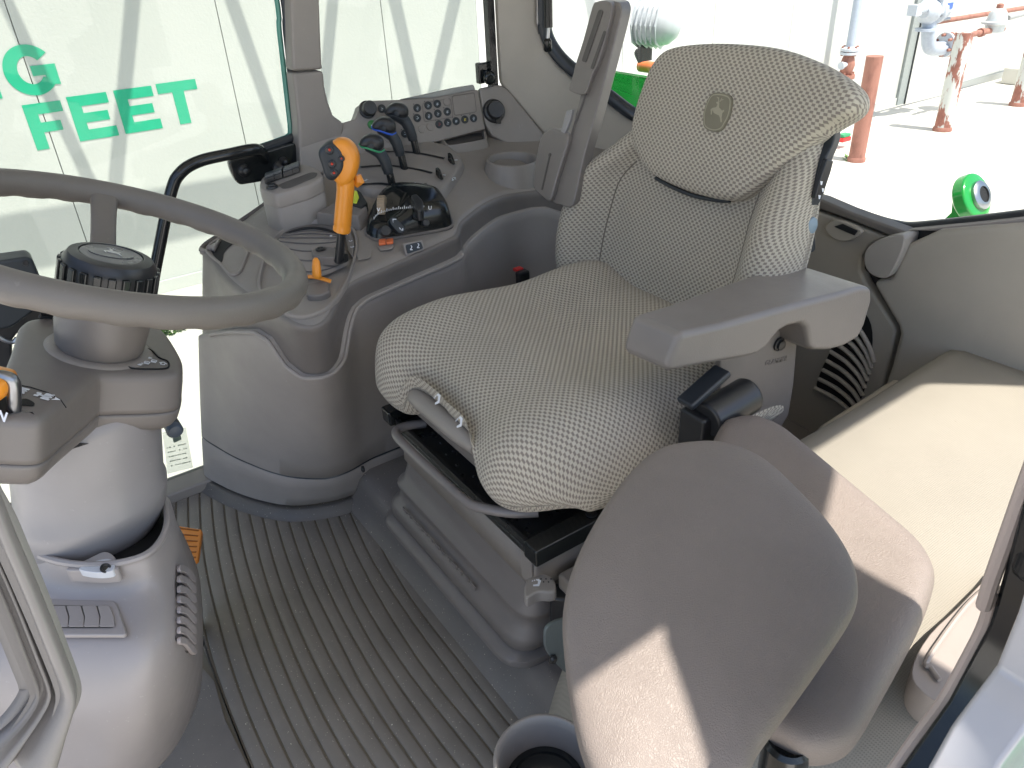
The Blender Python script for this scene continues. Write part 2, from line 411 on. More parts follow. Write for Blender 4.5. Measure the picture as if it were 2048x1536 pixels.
def letter_polys(ch):
    k = 0.30; s = 0.078
    if ch == 'F': return [[(0, 0), (s, 0), (s, .11), (.2, .11), (.2, .175), (s, .175), (s, .23), (.236, .23), (.236, .3), (0, .3)]]
    if ch == 'E': return [[(0, 0), (.262, 0), (.262, .07), (s, .07), (s, .118), (.235, .118), (.235, .182), (s, .182), (s, .23), (.258, .23), (.258, .3), (0, .3)]]
    if ch == 'T': return [[(.1, 0), (.182, 0), (.182, .23), (.283, .23), (.283, .3), (0, .3), (0, .23), (.1, .23)]]
    if ch == 'N': return [[(0, 0), (.078, 0), (.078, .17), (.19, 0), (.27, 0), (.27, .3), (.192, .3), (.192, .13), (.08, .3), (0, .3)]]
    if ch == '0':
        o = [(.13 + .13 * math.cos(a), .15 + .157 * math.sin(a)) for a in [math.pi * i / 16 for i in range(33)]]
        q = [(.13 + .052 * math.cos(a), .15 + .088 * math.sin(a)) for a in [math.pi * (2 - i / 16) for i in range(33)]]
        return [o[i:i + 2] + [q[31 - i], q[32 - i]] for i in range(32)]
    if ch == 'G':
        o = [(.155 + .157 * math.cos(a), .15 + .159 * math.sin(a)) for a in [R(38 + 290 * i / 30) for i in range(31)]]
        q = [(.155 + .075 * math.cos(a), .15 + .088 * math.sin(a)) for a in [R(38 + 290 * i / 30) for i in range(31)]]
        P = [[o[i], o[i + 1], q[i + 1], q[i]] for i in range(30)]
        P.append([(.16, .175), (.16, .112), (.235, .112), (.235, .05), (.31, .045), (.31, .175)]); return P
lt = MB()
for ch, y0, z0 in (('F', -.312, .022), ('E', -.59, .036), ('E', -.897, .038), ('T', -1.188, .044), ('0', .255, .012), ('G', -.278, .380), ('N', .05, .382)):
    for i_, p in enumerate(letter_polys(ch)):
        slab(lt, [(WX - 0.001, y0 - a, z0 + b) for a, b in p], (-0.0045 if ch == 'G' and len(p) == 6 else -0.003, 0, 0))
obj('lettering', lt, LETTER, wall, smooth=False)

# braced steel frame hung on the wall above the tractor: its members throw the slanting shadows
TR = plain('galvanised_beam', (0.35, 0.36, 0.37), 0.5)
tr = thing('braced_canopy_frame', 'galvanised braced frame carried on the warehouse wall above the tractor', 'canopy frame', (WX - 1, -1.5, 2.6))
def sh(y, z, k):                                      # the point k metres of height up-sun from the wall point (y, z)
    return V((WX, y, z)) - SUN * (k / -SUN.z)
for nm, a, b, wd_ in (('brace', (-.36, 1.5), (-.59, -.42), .075), ('brace', (-1.42, 1.5), (-.66, -.48), .085), ('brace', (-1.76, 1.5), (-2.06, -.45), .085),
                      ('brace', (-2.86, 1.5), (-2.28, -.5), .085), ('brace', (-3.1, 1.4), (-3.36, -.5), .1), ('brace', (-4.05, 1.4), (-3.28, -.5), .1), ('brace', (-5.0, 1.4), (-5.6, -.5), .1)):
    p, q = sh(*a, 2.4), sh(*b, 2.4); b_ = MB()
    d = (q - p).normalized(); s1 = d.cross(V((1, 0, 0))).normalized(); box(b_, (p + q) / 2, (wd_, (q - p).length, 0.03), (s1, d, s1.cross(d)))
    obj(nm, b_, TR, tr, smooth=False)
p, q = sh(2.0, -.53, 2.4), sh(-3.4, -.66, 2.4); b_ = MB(); d = (q - p).normalized(); s1 = d.cross(V((1, 0, 0))).normalized()
box(b_, (p + q) / 2, (.30, (q - p).length, 0.06), (s1, d, s1.cross(d))); obj('lower_beam', b_, TR, tr, smooth=False)
p, q = sh(2.0, 1.55, 2.4), sh(-6, 1.45, 2.4); b_ = MB(); d = (q - p).normalized(); s1 = d.cross(V((1, 0, 0))).normalized()
box(b_, (p + q) / 2, (.2, (q - p).length, 0.06), (s1, d, s1.cross(d))); obj('upper_beam', b_, TR, tr, smooth=False)
for yy in (1.9, -2.2, -5.6):
    b_ = MB(); t_ = sh(yy, 1.5, 2.4); tube(b_, [t_, V((WX, t_.y, t_.z))], 0.04); obj('wall_bracket', b_, TR, tr)

# bollards
for i, (px, py, tx, ty, rad, mat, lab) in enumerate((
        (1712, 325, 1750, 112, .085, RUST, 'rusty red steel bollard just right of the seat back, without white paint'),
        (1884, 264, 1932, 64, .098, PEEL, 'steel bollard with peeling white paint over red, in front of the valves'),
        (2035, 214, 2062, 90, .098, PEEL, 'bollard with flaking white paint cut off by the right edge of the photo'))):
    b0 = at(px, py - 3, 'z', ZG); tp = at(tx, ty, 'x', b0.x); hgt = max(0.8, tp.z - ZG)
    t = thing('bollard', lab, 'bollard', (b0.x, b0.y, ZG), 'steel bollards by the warehouse wall')
    mb = MB(); tube(mb, [b0 + V((0, 0, z_)) for z_ in (0, .05, .3, .6, .9, hgt)], rad, 28)
    obj('post', mb, mat, t)
    mb = MB(); lathe(mb, b0, (0, 0, 1), [(rad + .012, 0), (rad + .012, .035), (rad + .003, .05)], 28); obj('base_ring', mb, RUST, t)
# gas riser with flanged valve
def bolts(c, n, r, k, rb, h, nm='flange_bolt', mat=None, par=None):
    a, b, n = basis(n)
    for i in range(k):
        q = V(c) + (a * math.cos(2 * math.pi * i / k + .4) + b * math.sin(2 * math.pi * i / k + .4)) * r
        mb = MB(); lathe(mb, q - n * h, n, [(rb, 0), (rb, 2 * h)], 8); obj(nm, mb, mat or RUST, par or t)
px_x = 6.12
t = thing('gas_riser_pipe', 'pale blue vertical pipe with rusty flanged valve near the wall', 'pipe', at(1697, 165, 'x', px_x))
p0 = at(1700, 98, 'x', px_x); up_ = V((0, 0, 1))
mb = MB(); tube(mb, [p0, V((p0.x, p0.y, 4.6))], .052, 20); obj('riser', mb, PIPEB, t)
mb = MB(); lathe(mb, p0 - up_ * .06, up_, [(.11, 0), (.11, .03)], 28); lathe(mb, p0 - up_ * .02, up_, [(.11, 0), (.11, .03), (.06, .05)], 28); obj('top_flange', mb, PIPEG, t)
bolts(p0 - up_ * .02, up_, .088, 6, .015, .055, 'flange_bolt', RUST, t)
mb = MB(); lathe(mb, p0 - up_ * .30, up_, [(.06, 0), (.075, .05), (.09, .12), (.07, .2), (.055, .24)], 24); lathe(mb, p0 - up_ * .34, up_, [(.11, 0), (.11, .045)], 28)
obj('valve_body', mb, RUST, t); bolts(p0 - up_ * .31, up_, .088, 6, .014, .045)
mb = MB(); tube(mb, [p0 + V((-.02, .06, -.17)), p0 + V((-.03, .17, -.17))], .03, 12); lathe(mb, p0 + V((-.03, .15, -.17)), (0, 1, 0), [(.045, 0), (.045, .03)], 16); obj('valve_stem', mb, PIPEG, t)
mb = MB(); tube(mb, [p0 - up_ * .34, V((p0.x, p0.y, ZG))], .052, 20); obj('lower_riser', mb, PIPEB, t)
# meter / valve assembly
vx = 5.75
def A_(px, py, x=vx): return at(px, py, 'x', x)
t = thing('gas_valve_assembly', 'pale blue gas meter valve with elbow, flanges and rusty bolts above the ground', 'valve', A_(1862, 110))
c = A_(1862, 22)
mb = MB(); lathe(mb, c + V((0, .16, 0)), (0, -1, 0), [(.07, 0), (.12, .04), (.15, .1), (.13, .2), (.16, .22), (.16, .28), (.12, .3), (.12, .42), (.08, .46)], 28); obj('valve_body', mb, PIPEG, t)
mb = MB(); box(mb, c + V((-.03, -.12, .09)), (.22, .26, .24)); box(mb, c + V((-.03, -.12, .23)), (.26, .34, .04)); obj('actuator_housing', mb, PIPEG, t, bevel=.012)
mb = MB(); box(mb, c + V((-.144, -.15, .05)), (.006, .12, .07)); obj('name_plate', mb, plain('blue_plate', (.06, .14, .5), .4), t, bevel=.002)
mb = MB(); tube(mb, [c + V((0, .1, .05)), c + V((0, .32, .04))], .06, 16); box(mb, c + V((0, .36, .04)), (.12, .12, .12)); obj('side_port', mb, PIPEG, t)
e0, e1, e2 = c + V((0, -.02, -.14)), A_(1858, 92), A_(1880, 92)
mb = MB(); tube(mb, cr([c + V((0, -.02, -.05)), e0, A_(1857, 78), A_(1862, 96), A_(1888, 97)], 6, False), .085, 20); obj('elbow', mb, PIPEB, t)
fc = A_(1888, 90)
mb = MB(); lathe(mb, fc, (-.2, -1, 0), [(.15, 0), (.15, .035)], 32); obj('elbow_flange', mb, PIPEG, t)
mb = MB(); lathe(mb, fc + V((-.01, -.045, 0)), (-.2, -1, 0), [(.15, 0), (.15, .035), (.09, .06), (.09, .14), (.13, .15), (.13, .18)], 32); obj('rusty_flange', mb, RUST, t); bolts(fc, (-.2, -1, 0), .12, 6, .018, .05)
mb = MB(); tube(mb, [c + V((0, -.2, -.14)), V((c.x, c.y - 2.4, c.z - .16))], .03, 14); obj('red_pipe', mb, RUST, t)
mb = MB(); tube(mb, [c + V((-.02, -.1, -.12)), c + V((-.02, -.42, -.12))], .022, 10); obj('bypass_tube', mb, STEEL, t)
bolts(c + V((0, -.08, 0)), (0, -1, 0), .13, 6, .014, .06, 'body_bolt', STEEL)
mb = MB(); tube(mb, [A_(1862, 112), V((A_(1862, 112).x, A_(1862, 112).y, ZG))], .0, 4) if False else lathe(mb, A_(1850, 60) - up_ * .01, up_, [(.12, 0), (.12, .03)], 24); obj('collar', mb, PIPEB, t)
t = thing('gas_regulator', 'silver domed gas regulator on a red pipe at the right edge of the photo', 'regulator', A_(1992, 72, 5.4))
c = A_(1992, 46, 5.4)
mb = MB(); lathe(mb, c - up_ * .12, up_, [(.06, 0), (.11, .02), (.12, .1), (.17, .115), (.17, .14), (.12, .15), (.10, .24), (.07, .28), (.05, .29)], 28); obj('regulator_body', mb, plain('silver_regulator_paint', (.55, .58, .60), .35), t)
mb = MB(); lathe(mb, c + up_ * .165, up_, [(.04, 0), (.04, .05), (.02, .06)], 16); obj('cap', mb, RUST, t)
mb = MB(); tube(mb, [c - up_ * .08 + V((0, .55, 0)), c - up_ * .08 + V((0, -.16, 0))], .035, 14); lathe(mb, c - up_ * .08 + V((0, .28, 0)), (0, 1, 0), [(.055, 0), (.055, .06)], 8); lathe(mb, c - up_ * .08 + V((0, -.12, 0)), (0, -1, 0), [(.055, 0), (.055, .06)], 8); obj('red_fitting', mb, RUST, t)
mb = MB(); tube(mb, [A_(2016, 36, 5.9), A_(2120, 8, 5.9)], .035, 14); obj('grey_outlet_pipe', mb, plain('grey_pipe', (.35, .36, .37), .5), t)
b0 = at(2036, 150, 'z', ZG + .12); mb = MB(); box(mb, (b0.x, b0.y, ZG + .12), (.3, .35, .24)); tag(obj('concrete_block', mb, CONC, smooth=False, bevel=.02), 'small pale block against the wall base at the far right', 'block')
# weeds
GR = plain('weed_green', (.16, .30, .08), .7)
def weed(px, py, n, r, lab):
    c = at(px, py, 'z', ZG); mb = MB()
    for i in range(n):
        a = random.uniform(0, 6.28); d = V((math.cos(a), math.sin(a), 0)); b_ = c + d * random.uniform(0, r); hh = random.uniform(.015, .045)
        s_ = V((-d.y, d.x, 0)) * .012
        mb.add([b_ - s_, b_ + s_, b_ + d * .05 + V((0, 0, hh))], [(0, 1, 2)])
    tag(obj('weed', mb, GR, smooth=False), lab, 'weed')
weed(1700, 318, 40, .10, 'small weed at the foot of the rusty red bollard')
weed(338, 652, 420, .16, 'patch of weeds on the concrete seen under the steering wheel rim')
weed(20, 735, 160, .4, 'patch of weeds at the left edge behind the shuttle lever')

# ---------------- rest of the tractor outside the glass
t = thing('work_light', 'silver finned work light standing on a bracket above the green fender', 'work light', at(1283, 125, 'y', -2.0))
c = at(1302, 46, 'y', -2.0); ax_ = V((-.95, -.45, -.05)).normalized(); WS = 1.25
mb = MB(); lathe(mb, c - ax_ * .055, ax_, [(r_ * WS, h_ * WS) for r_, h_ in ((.03, 0), (.052, .012), (.058, .035), (.058, .07), (.050, .1), (.034, .118), (.018, .125), (.004, .127))], 30, sx=1.0); obj('housing', mb, SILVER, t)
a_, b_, n_ = basis(ax_)
for k in range(6):
    mb = MB(); lathe(mb, c - ax_ * (.045 - k * .017), ax_, [(.058 * WS, 0), (.064 * WS, .001), (.064 * WS, .0045), (.058 * WS, .0055)], 8); obj('cooling_fin', mb, SILVER, t, smooth=False)
mb = MB(); tube(mb, cr([c + V((.03, 0, -.05)), c + V((.04, 0, -.09)), at(1275, 105, 'y', -2.0), at(1282, 122, 'y', -2.0)], 5, False), .012, 10); box(mb, at(1290, 100, 'y', -2.0), (.02, .05, .07)); obj('bracket', mb, BLACK, t, bevel=.003)
t = thing('rear_fender', 'glossy bright green rear fender seen through the rear window', 'fender', at(1285, 260, 'y', -1.95))
fx0 = at(1285, 150, 'y', -1.95)
rows = []
for i in range(15):
    u = i / 14; xx = fx0.x + .75 - 1.25 * u; r_ = []
    for j in range(16):
        a = R(-35 + 112 * j / 15); rad = .62 - .12 * (2 * u - 1) ** 4 - (0.06 if i in (0, 14) else 0)
        r_.append(V((xx, -2.1 - rad * math.cos(a) * 1.3 + .35, fx0.z - .60 + rad * math.sin(a))))
    rows.append(r_)
mb = MB(); grid(mb, rows); obj('fender_skin', mb, GREENP, t, solid=.006)
c = at(1303, 135, 'y', -2.2); mb = MB(); tube(mb, [c + V((-.06, 0, 0)), c + V((.06, 0, 0))], .022, 12); obj('orange_reflector', mb, plain('orange_lens', (.8, .18, .05), .3), t)
t = thing('lift_arm_end', 'green lift arm with steel ball eye standing behind the rear window', 'lift arm', at(1910, 470, 'y', -2.5))
c = at(1943, 396, 'y', -2.5); nn = (FW * -1 + RT * .55 + UP * .1).normalized()
a_, b_, n_ = basis(nn)
mb = MB(); lathe(mb, c - n_ * .025, n_, [(.055, 0), (.075, .006), (.075, .044), (.055, .05)], 32)
pts = [at(1923, 372, 'y', -2.5), at(1918, 420, 'y', -2.5), at(1895, 442, 'y', -2.5), at(1880, 520, 'y', -2.5), at(1935, 520, 'y', -2.5), at(1937, 440, 'y', -2.5), at(1960, 415, 'y', -2.5), at(1950, 380, 'y', -2.5)]
slab(mb, pts, n_ * -.03); obj('arm_casting', mb, GREENP, t, bevel=.008)
mb = MB(); lathe(mb, c + n_ * .015, n_, [(.045, 0), (.045, .02), (.036, .026), (.026, .026), (.026, .018)], 28); obj('ball_eye', mb, STEEL, t)
mb = MB(); lathe(mb, c + n_ * .0335, n_, [(.024, 0), (.024, .003)], 24); obj('eye_hole', mb, PIT, t)
c2 = at(1915, 392, 'y', -2.52); mb = MB(); lathe(mb, c2, nn, [(.028, 0), (.034, .01), (.034, .02)], 20); obj('rear_bushing', mb, STEEL, t)
mb = MB(); c = at(1687, 278, 'z', ZG + .1); box(mb, c, (.1, .16, .05)); r_ = tag(obj('red_scrap', mb, plain('red_paint', (.7, .03, .03), .4), bevel=.01), 'small red and green scrap on the concrete beside the red bollard', 'scrap')
mb = MB(); box(mb, c + V((0, 0, .045)), (.09, .14, .035)); obj('green_top', mb, GREENR, r_, bevel=.01)
# ================================================================ CAB SHELL
cab = thing('tractor_cab', 'beige cab shell of the tractor with pillars, glass, roof and trim', 'tractor cab', (.95, -.5, 0))
XR = 1.80
def sl(name, pts, depth, mat, bevel=.004, parent=cab, rnd=None, **k):
    mb = MB(); pts = roundpoly(pts, rnd) if rnd else pts; slab(mb, pts, depth); return obj(name, mb, mat, parent, bevel=bevel, **k)
# roof
ROOF_F = .42
mb = MB(); slab(mb, roundpoly([(-.22, .55, 1.68), (1.95, .55, 1.68), (2.0, -1.5, 1.68), (1.7, -1.75, 1.68), (.25, -2.0, 1.68), (-.45, -1.85, 1.68), (-.07, -1.43, 1.68), (-.08, -1.06, 1.68), (-.22, -.85, 1.68)], .02), (0, 0, .16))
mb.v = [V((p.x, min(p.y, ROOF_F), p.z + .17)) for p in mb.v]; obj('roof', mb, plastic('pale_headliner', (.62, .60, .56), .8), cab, bevel=.03)
# right hand pillar (B) in two covers with a fine joint
X = XR - .045
def ex(px, py, z_):                                   # carry the pillar edge on up to height z_
    p = at(px, py, 'x', X); return V((X, p.y + .02, z_))
sl('pillar_cover', [at(586, 143, 'x', X), at(581, 0, 'x', X), ex(575, 0, 1.84), ex(655, 0, 1.84), at(640, 0, 'x', X), at(642, 60, 'x', X), at(645, 130, 'x', X), at(648, 139, 'x', X)], (.05, 0, 0), GREY, .010)
sl('pillar_cover', [at(586, 146, 'x', X), at(648, 141.5, 'x', X), at(651, 175, 'x', X), at(658, 205, 'x', X), at(668, 232, 'x', X), at(690, 248, 'x', X), at(680, 330, 'x', X), at(600, 340, 'x', X), at(597, 250, 'x', X), at(591, 190, 'x', X)], (.05, 0, 0), GREY, .008, label='lower pillar cover flaring towards the console')
# right door: frame, glass, sill
t_ = MB(); pth = [at(560, -60, 'x', XR), at(574, 60, 'x', XR), at(588, 190, 'x', XR), at(595, 258, 'x', XR), at(590, 272, 'x', XR), at(575, 279, 'x', XR), at(520, 298, 'x', XR), at(480, 310, 'x', XR)]
pth = [V((XR, pth[0].y, 1.84))] + pth
tube(t_, cr(pth, 4, False), .010, 10); obj('door_seal', t_, RUBBER, cab)
t_ = MB(); tube(t_, [p + V((.012, .013, 0)) for p in cr(pth, 4, False)], .006, 8); obj('door_glass_edge', t_, plain('green_glass_edge', (.10, .30, .24), .2), cab)
gl = MB(); p1 = at(597, 262, 'x', XR + .012); yb = p1.y
box(gl, (XR + .014, (1.1 + yb) / 2, .84), (.004, 1.1 - yb, 1.64)); obj('door_window', gl, GLASS, cab, smooth=False)
gl = MB(); box(gl, (XR + .014, -.91, 1.17), (.004, .44, 1.0)); obj('side_window', gl, GLASS, cab, smooth=False)
for xx, yy in ((1.8, 1.12),):
    mb = MB(); box(mb, (xx, yy, .83), (.07, .07, 1.84)); obj('front_pillar', mb, BEIGE, cab, bevel=.01)
mb = MB(); slab(mb, [(XR - .05, .9, .0), (XR - .05, -.35, .0), (XR + .03, -.35, .0), (XR + .03, .9, .0)], (0, 0, .03)); obj('right_door_sill', mb, GREY, cab, bevel=.006)
# door latch cover and latch stubs
sl('latch_cover', roundpoly([at(456, 322, 'x', 1.775), at(530, 303, 'x', 1.775), at(592, 284, 'x', 1.775), at(600, 345, 'x', 1.775), at(560, 358, 'x', 1.775), at(478, 371, 'x', 1.775), at(466, 352, 'x', 1.775)], .012), (.02, 0, 0), BLKGL, .004)
for p_, r_ in (((487, 340), .011), ((558, 335), .012), ((566, 322), .008)):
    mb = MB(); lathe(mb, at(*p_, 'x', 1.776), (-1, 0, 0), [(r_ * 1.3, 0), (r_ * 1.2, .008), (r_ * .8, .012), (r_ * .6, .018), (r_ * .2, .02)], 16); obj('latch_bolt', mb, BLACK, cab)

# info label on the low part of the door glass
lb = at(352, 905, 'x', XR + .011)
mb = MB(); q = [at(325, 865, 'x', XR + .011), at(372, 855, 'x', XR + .011), at(386, 935, 'x', XR + .011), at(335, 948, 'x', XR + .011)]
slab(mb, q, (.0008, 0, 0)); dec = obj('glass_label', mb, mk_decal('pale_label', (.97, .98, .97), (.8, .84, .8), .25), cab, smooth=False)
mb = MB()
for i in range(5):
    y0 = 893 + i * 9; a, b = at(334 + i * 2, y0 + 4, 'x', XR + .010), at(374 + i * 2, y0 - 5, 'x', XR + .010)
    for k in range(9):
        if random.random() < .85:
            p, q_ = a.lerp(b, k / 9), a.lerp(b, k / 9 + random.uniform(.05, .1)); slab(mb, [p, q_, q_ + V((0, 0, .003)), p + V((0, 0, .003))], (.0005, 0, 0))
c = at(354, 878, 'x', XR + .010); slab(mb, roundpoly([c + V((0, .010, -.008)), c + V((0, -.010, -.006)), c + V((0, -.011, .008)), c + V((0, .009, .008))], .004), (.0005, 0, 0))
obj('label_print', mb, mk_decal('dark_print', (.4, .45, .42), (.2, .25, .22), .5), dec, smooth=False)
# grab rail
gr = MB(); tube(gr, cr([at(298, 606, 'x', 1.73), at(318, 500, 'x', 1.73), at(342, 385, 'x', 1.73), at(362, 345, 'x', 1.73), at(400, 322, 'x', 1.73), at(460, 308, 'x', 1.72), at(505, 299, 'x', 1.72), at(522, 303, 'x', 1.74), at(530, 318, 'x', 1.775)], 8, False), .0125, 16)
gr.v = gr.v; tag(obj('grab_rail', gr, BLKGL), 'black bent tube grab rail across the right door glass', 'grab rail')
# C pillar / rear corner
c0, c1 = V((1.77, -1.12, 0)), V((1.45, -1.5, 0)); cn = (c1 - c0).cross(V((0, 0, 1))).normalized()
def cp(px, py, off=0): return onp(px, py, c0 + cn * off, cn)
def cpz(px, py, z_): p = cp(px, py); return V((p.x, p.y, z_))
RP = [(1089, 0), (1089, 45), (1097, 80), (1122, 117), (1160, 150), (1210, 186), (1262, 225), (1300, 246)]
yR = -1.5
RQ = [(1450, 330), (1560, 373), (1640, 404), (1740, 442), (1790, 456), (1815, 459), (1850, 457), (1930, 449), (2070, 433)]
cpi = [cp(*p) for p in RP]; rqi = [at(*p, 'y', yR) for p in RQ]
seal = [V((cpi[0].x, cpi[0].y, 1.84))] + cpi + rqi
side = cn if cn.dot(V((0, -1, 0))) < 0 else -cn
outl = [V((c0.x + .02, c0.y + .05, 1.84)), cp(988, 0), cp(993, 100), cp(997, 168), cp(1030, 205), cp(1085, 270), cp(1110, 420), cp(1250, 600), cp(1330, 560)] + [cp(p[0] + 30, p[1] + 26) for p in RP[::-1][:3]] + [cp(p[0] - 2, p[1] + 14) for p in RP[::-1][3:6]] + [cp(p[0] - 14, p[1]) for p in RP[::-1][6:]] + [V((cp(1078, 0).x, cp(1078, 0).y, 1.84))]
sl('corner_pillar', outl, side * -.05, BEIGE, .012)
mb = MB(); tube(mb, cr(seal, 4, False), .019, 12, sq=.6); obj('rear_window_seal', mb, RUBBER, cab)
mb = MB(); rows = [cr(seal, 4, False), [V((p.x, p.y, 1.84)) for p in cr(seal, 4, False)]]; grid(mb, rows); obj('rear_window', mb, GLASS, cab, smooth=False)
mb = MB(); box(mb, (cp(990, 60).x + .004, cp(990, 60).y + .012, 1.25), (.02, .02, .9)); obj('side_window_seal', mb, BLKGL, cab)
c = cp(978, 152, -.0) + V((-.01, .01, 0)); mb = MB(); lathe(mb, c, (-1, .3, 0), [(.017, 0), (.017, .02), (.012, .026)], 20); box(mb, c + V((.01, .0, .01)), (.02, .05, .05)); obj('latch_knob', mb, BLKGL, cab, bevel=.004)
sl('access_cover', cr([cp(1100, 148, -.052), cp(1108, 150, -.052), cp(1128, 168, -.052), cp(1155, 205, -.052), cp(1148, 214, -.052), cp(1112, 175, -.052)], 4), side * -.003, BEIGE, .001)
# gas strut
gs_ = thing('gas_strut', 'black gas strut with silver rod on the rear corner pillar', 'gas strut', cp(1093, 90, 0))
s0, s1, s2 = V((cp(1099, -10).x, cp(1099, -10).y, 1.5)), at(1097, 55, 'y', cp(1097, 55).y + .03), at(1095, 78, 'y', cp(1095, 78).y + .03)
s0 = s1 + (V((s1.x + .01, s1.y - .01, 1.5)) - s1)
mb = MB(); tube(mb, [s0, s1], .0105, 18); obj('cylinder', mb, BLKGL, gs_)
mb = MB(); tube(mb, [s1, s2], .0045, 12); obj('rod', mb, STEEL, gs_)
mb = MB(); lathe(mb, s2 + V((0, 0, -.028)), (0, 0, 1), [(.008, 0), (.0105, .004), (.0105, .024), (.006, .03)], 16); obj('ball_socket', mb, BLKGL, gs_)
mb = MB(); lathe(mb, cp(1082, 87, 0) + side * -.048, side * -1, [(.028, 0), (.024, .008), (.017, .014), (.012, .016), (.012, .03)], 24); obj('mount_boss', mb, BEIGE, gs_)
# rear lower wall, seam and trim
yw = -1.46
sl('rear_wall_panel', [at(*p, 'y', yw) for p in ((1080, 380), (1180, 250), (1300, 306), (1450, 368), (1640, 425), (1700, 446), (1772, 474), (1740, 492), (1722, 512), (1719, 540), (1731, 566), (1760, 610), (1787, 652), (1791, 664), (1775, 730), (1758, 800), (1735, 900), (1500, 1100), (1080, 900))], (0, -.03, 0), BEIGE, .008)
sl('window_ledge', [at(*p, 'y', yw + .004) for p in ((1300, 268), (1450, 345), (1640, 398), (1700, 424), (1800, 460), (1816, 466), (1790, 478), (1700, 441), (1640, 420), (1450, 364), (1300, 302))], (0, -.04, 0), DGREY, .006)
sl('handle_pocket', cr([at(*p, 'y', yw + .002) for p in ((1655, 455), (1672, 438), (1700, 443), (1728, 458), (1722, 470), (1698, 481), (1672, 476))], 4), (0, .010, 0), BEIGE, .008)
sl('pocket_slot', [at(*p, 'y', yw + .013) for p in ((1669, 453), (1686, 447), (1717, 461), (1710, 471))], (0, .003, 0), BLACK, .002)
sl('corner_horn', cr([at(*p, 'y', yw + .03) for p in ((1727, 520), (1735, 495), (1765, 476), (1806, 470), (1808, 486), (1800, 512), (1778, 552), (1757, 556), (1736, 544))], 4), (0, -.05, 0), plastic('horn_grey', (.36, .335, .31), .4, gs=.1), .018, seg=4)
sl('corner_gap', [at(*p, 'y', yw - .018) for p in ((1770, 466), (1890, 452), (1880, 480), (1800, 530), (1760, 560), (1700, 520), (1690, 470))], (0, -.01, 0), BLACK, 0)
side_pts = [(1743, 565), (1757, 560), (1780, 556), (1803, 510), (1812, 490), (1876, 461), (1960, 454), (2070, 446), (2300, 430), (2300, 800), (2048, 770), (1930, 745), (1800, 840), (1762, 900), (1745, 880), (1763, 790), (1782, 730), (1798, 668), (1794, 652), (1767, 606)]
sl('side_wall_panel', [at(*p, 'y', yw + .012) for p in side_pts], (0, -.04, 0), plastic('side_wall_plastic', (.42, .385, .335), .42, gs=.12), .012, seg=3)
sl('quarter_window_ledge', [at(*p, 'y', yw - .004) for p in ((1812, 461), (1930, 450), (2080, 434), (2300, 400), (2300, 430), (2070, 448), (1960, 456), (1876, 463))], (0, -.03, 0), LIGHT, .004)
mb = MB(); box(mb, (.72, -1.515, .30), (1.5, .02, .62)); obj('rear_bulkhead', mb, DGREY, cab, smooth=False)
# vent louvres in the rear wall
vt = [((1652, 782), (1700, 822), (1712, 832)), ((1645, 765), (1690, 797), (1715, 815))]
sl('vent_recess', cr([at(*p, 'y', yw + .0015) for p in ((1690, 600), (1722, 618), (1742, 650), (1744, 700), (1735, 760), (1708, 830), (1690, 818), (1640, 780), (1634, 765), (1645, 735), (1665, 690))], 3), (0, -.0008, 0), PIT, 0)
mb = MB()
for i in range(9):
    u = i / 8; x0, y0 = 1632 + 62 * u, 776 - 146 * u; x1, y1 = 1712 + 36 * u, 842 - 118 * u - 30 * u * (1 - u)
    pth = cr([at(x0 - 2, y0, 'y', yw + .003), at(x0 + (x1 - x0) * .42, y0 + (y1 - y0) * .28, 'y', yw + .005), at(x0 + (x1 - x0) * .8, y0 + (y1 - y0) * .65, 'y', yw + .005), at(x1, y1, 'y', yw + .003)], 5, False)
    tube(mb, pth, .0052, 8)
obj('vent_louvres', mb, BEIGE, cab)
# fender shelf (cream woven vinyl)
rows = []
prof = [(-1.46, .455), (-1.3, .458), (-1.1, .458), (-.95, .455), (-.8, .45), (-.68, .435), (-.58, .39), (-.50, .30), (-.45, .18), (-.43, .03)]
for yy, zz in cr([(0, a, b) for a, b in prof], 3, False) and [(p.y, p.z) for p in cr([(0, a, b) for a, b in prof], 3, False)]:
    r_ = []
    for xx, dz in ((.648, -.44), (.645, -.2), (.64, -.06), (.632, -.03), (.615, -.010), (.59, -.002), (.5, 0), (.4, 0), (.3, 0), (.2, 0), (.1, 0), (-.0, 0)):
        k = 1 if yy > -1.15 else 1 + (-1.15 - yy) * .10
        r_.append(V((xx * k, yy, max(.0, zz + dz))))
    rows.append(r_)
mb = MB(); grid(mb, rows); obj('fender_shelf', mb, WEAVE, cab, solid=.01, solid_off=-1, sharp=60)
sl('inner_trim_box', [V((.652, -1.44, .345)), V((.652, -1.19, .325)), V((.652, -1.15, .25)), V((.652, -1.13, .0)), V((.652, -1.44, 0))], (.075, 0, 0), BEIGE, .012, seg=3)
sl('trim_box_lid', [V((.728, -1.40, .31)), V((.728, -1.22, .30)), V((.728, -1.18, .1)), V((.728, -1.4, .1))], (.002, 0, 0), BEIGE, .001)
mb = MB(); slab(mb, [(-.21, -.535, 1.74), (-.62, -.41, 1.74), (-.62, -.87, 1.74), (-.21, -.83, 1.74)], (0, 0, .12)); obj('added_sun_blocker', mb, BLKGL, cab, bevel=.02)  # unseen block added beside the roof to keep sun off the folded pads
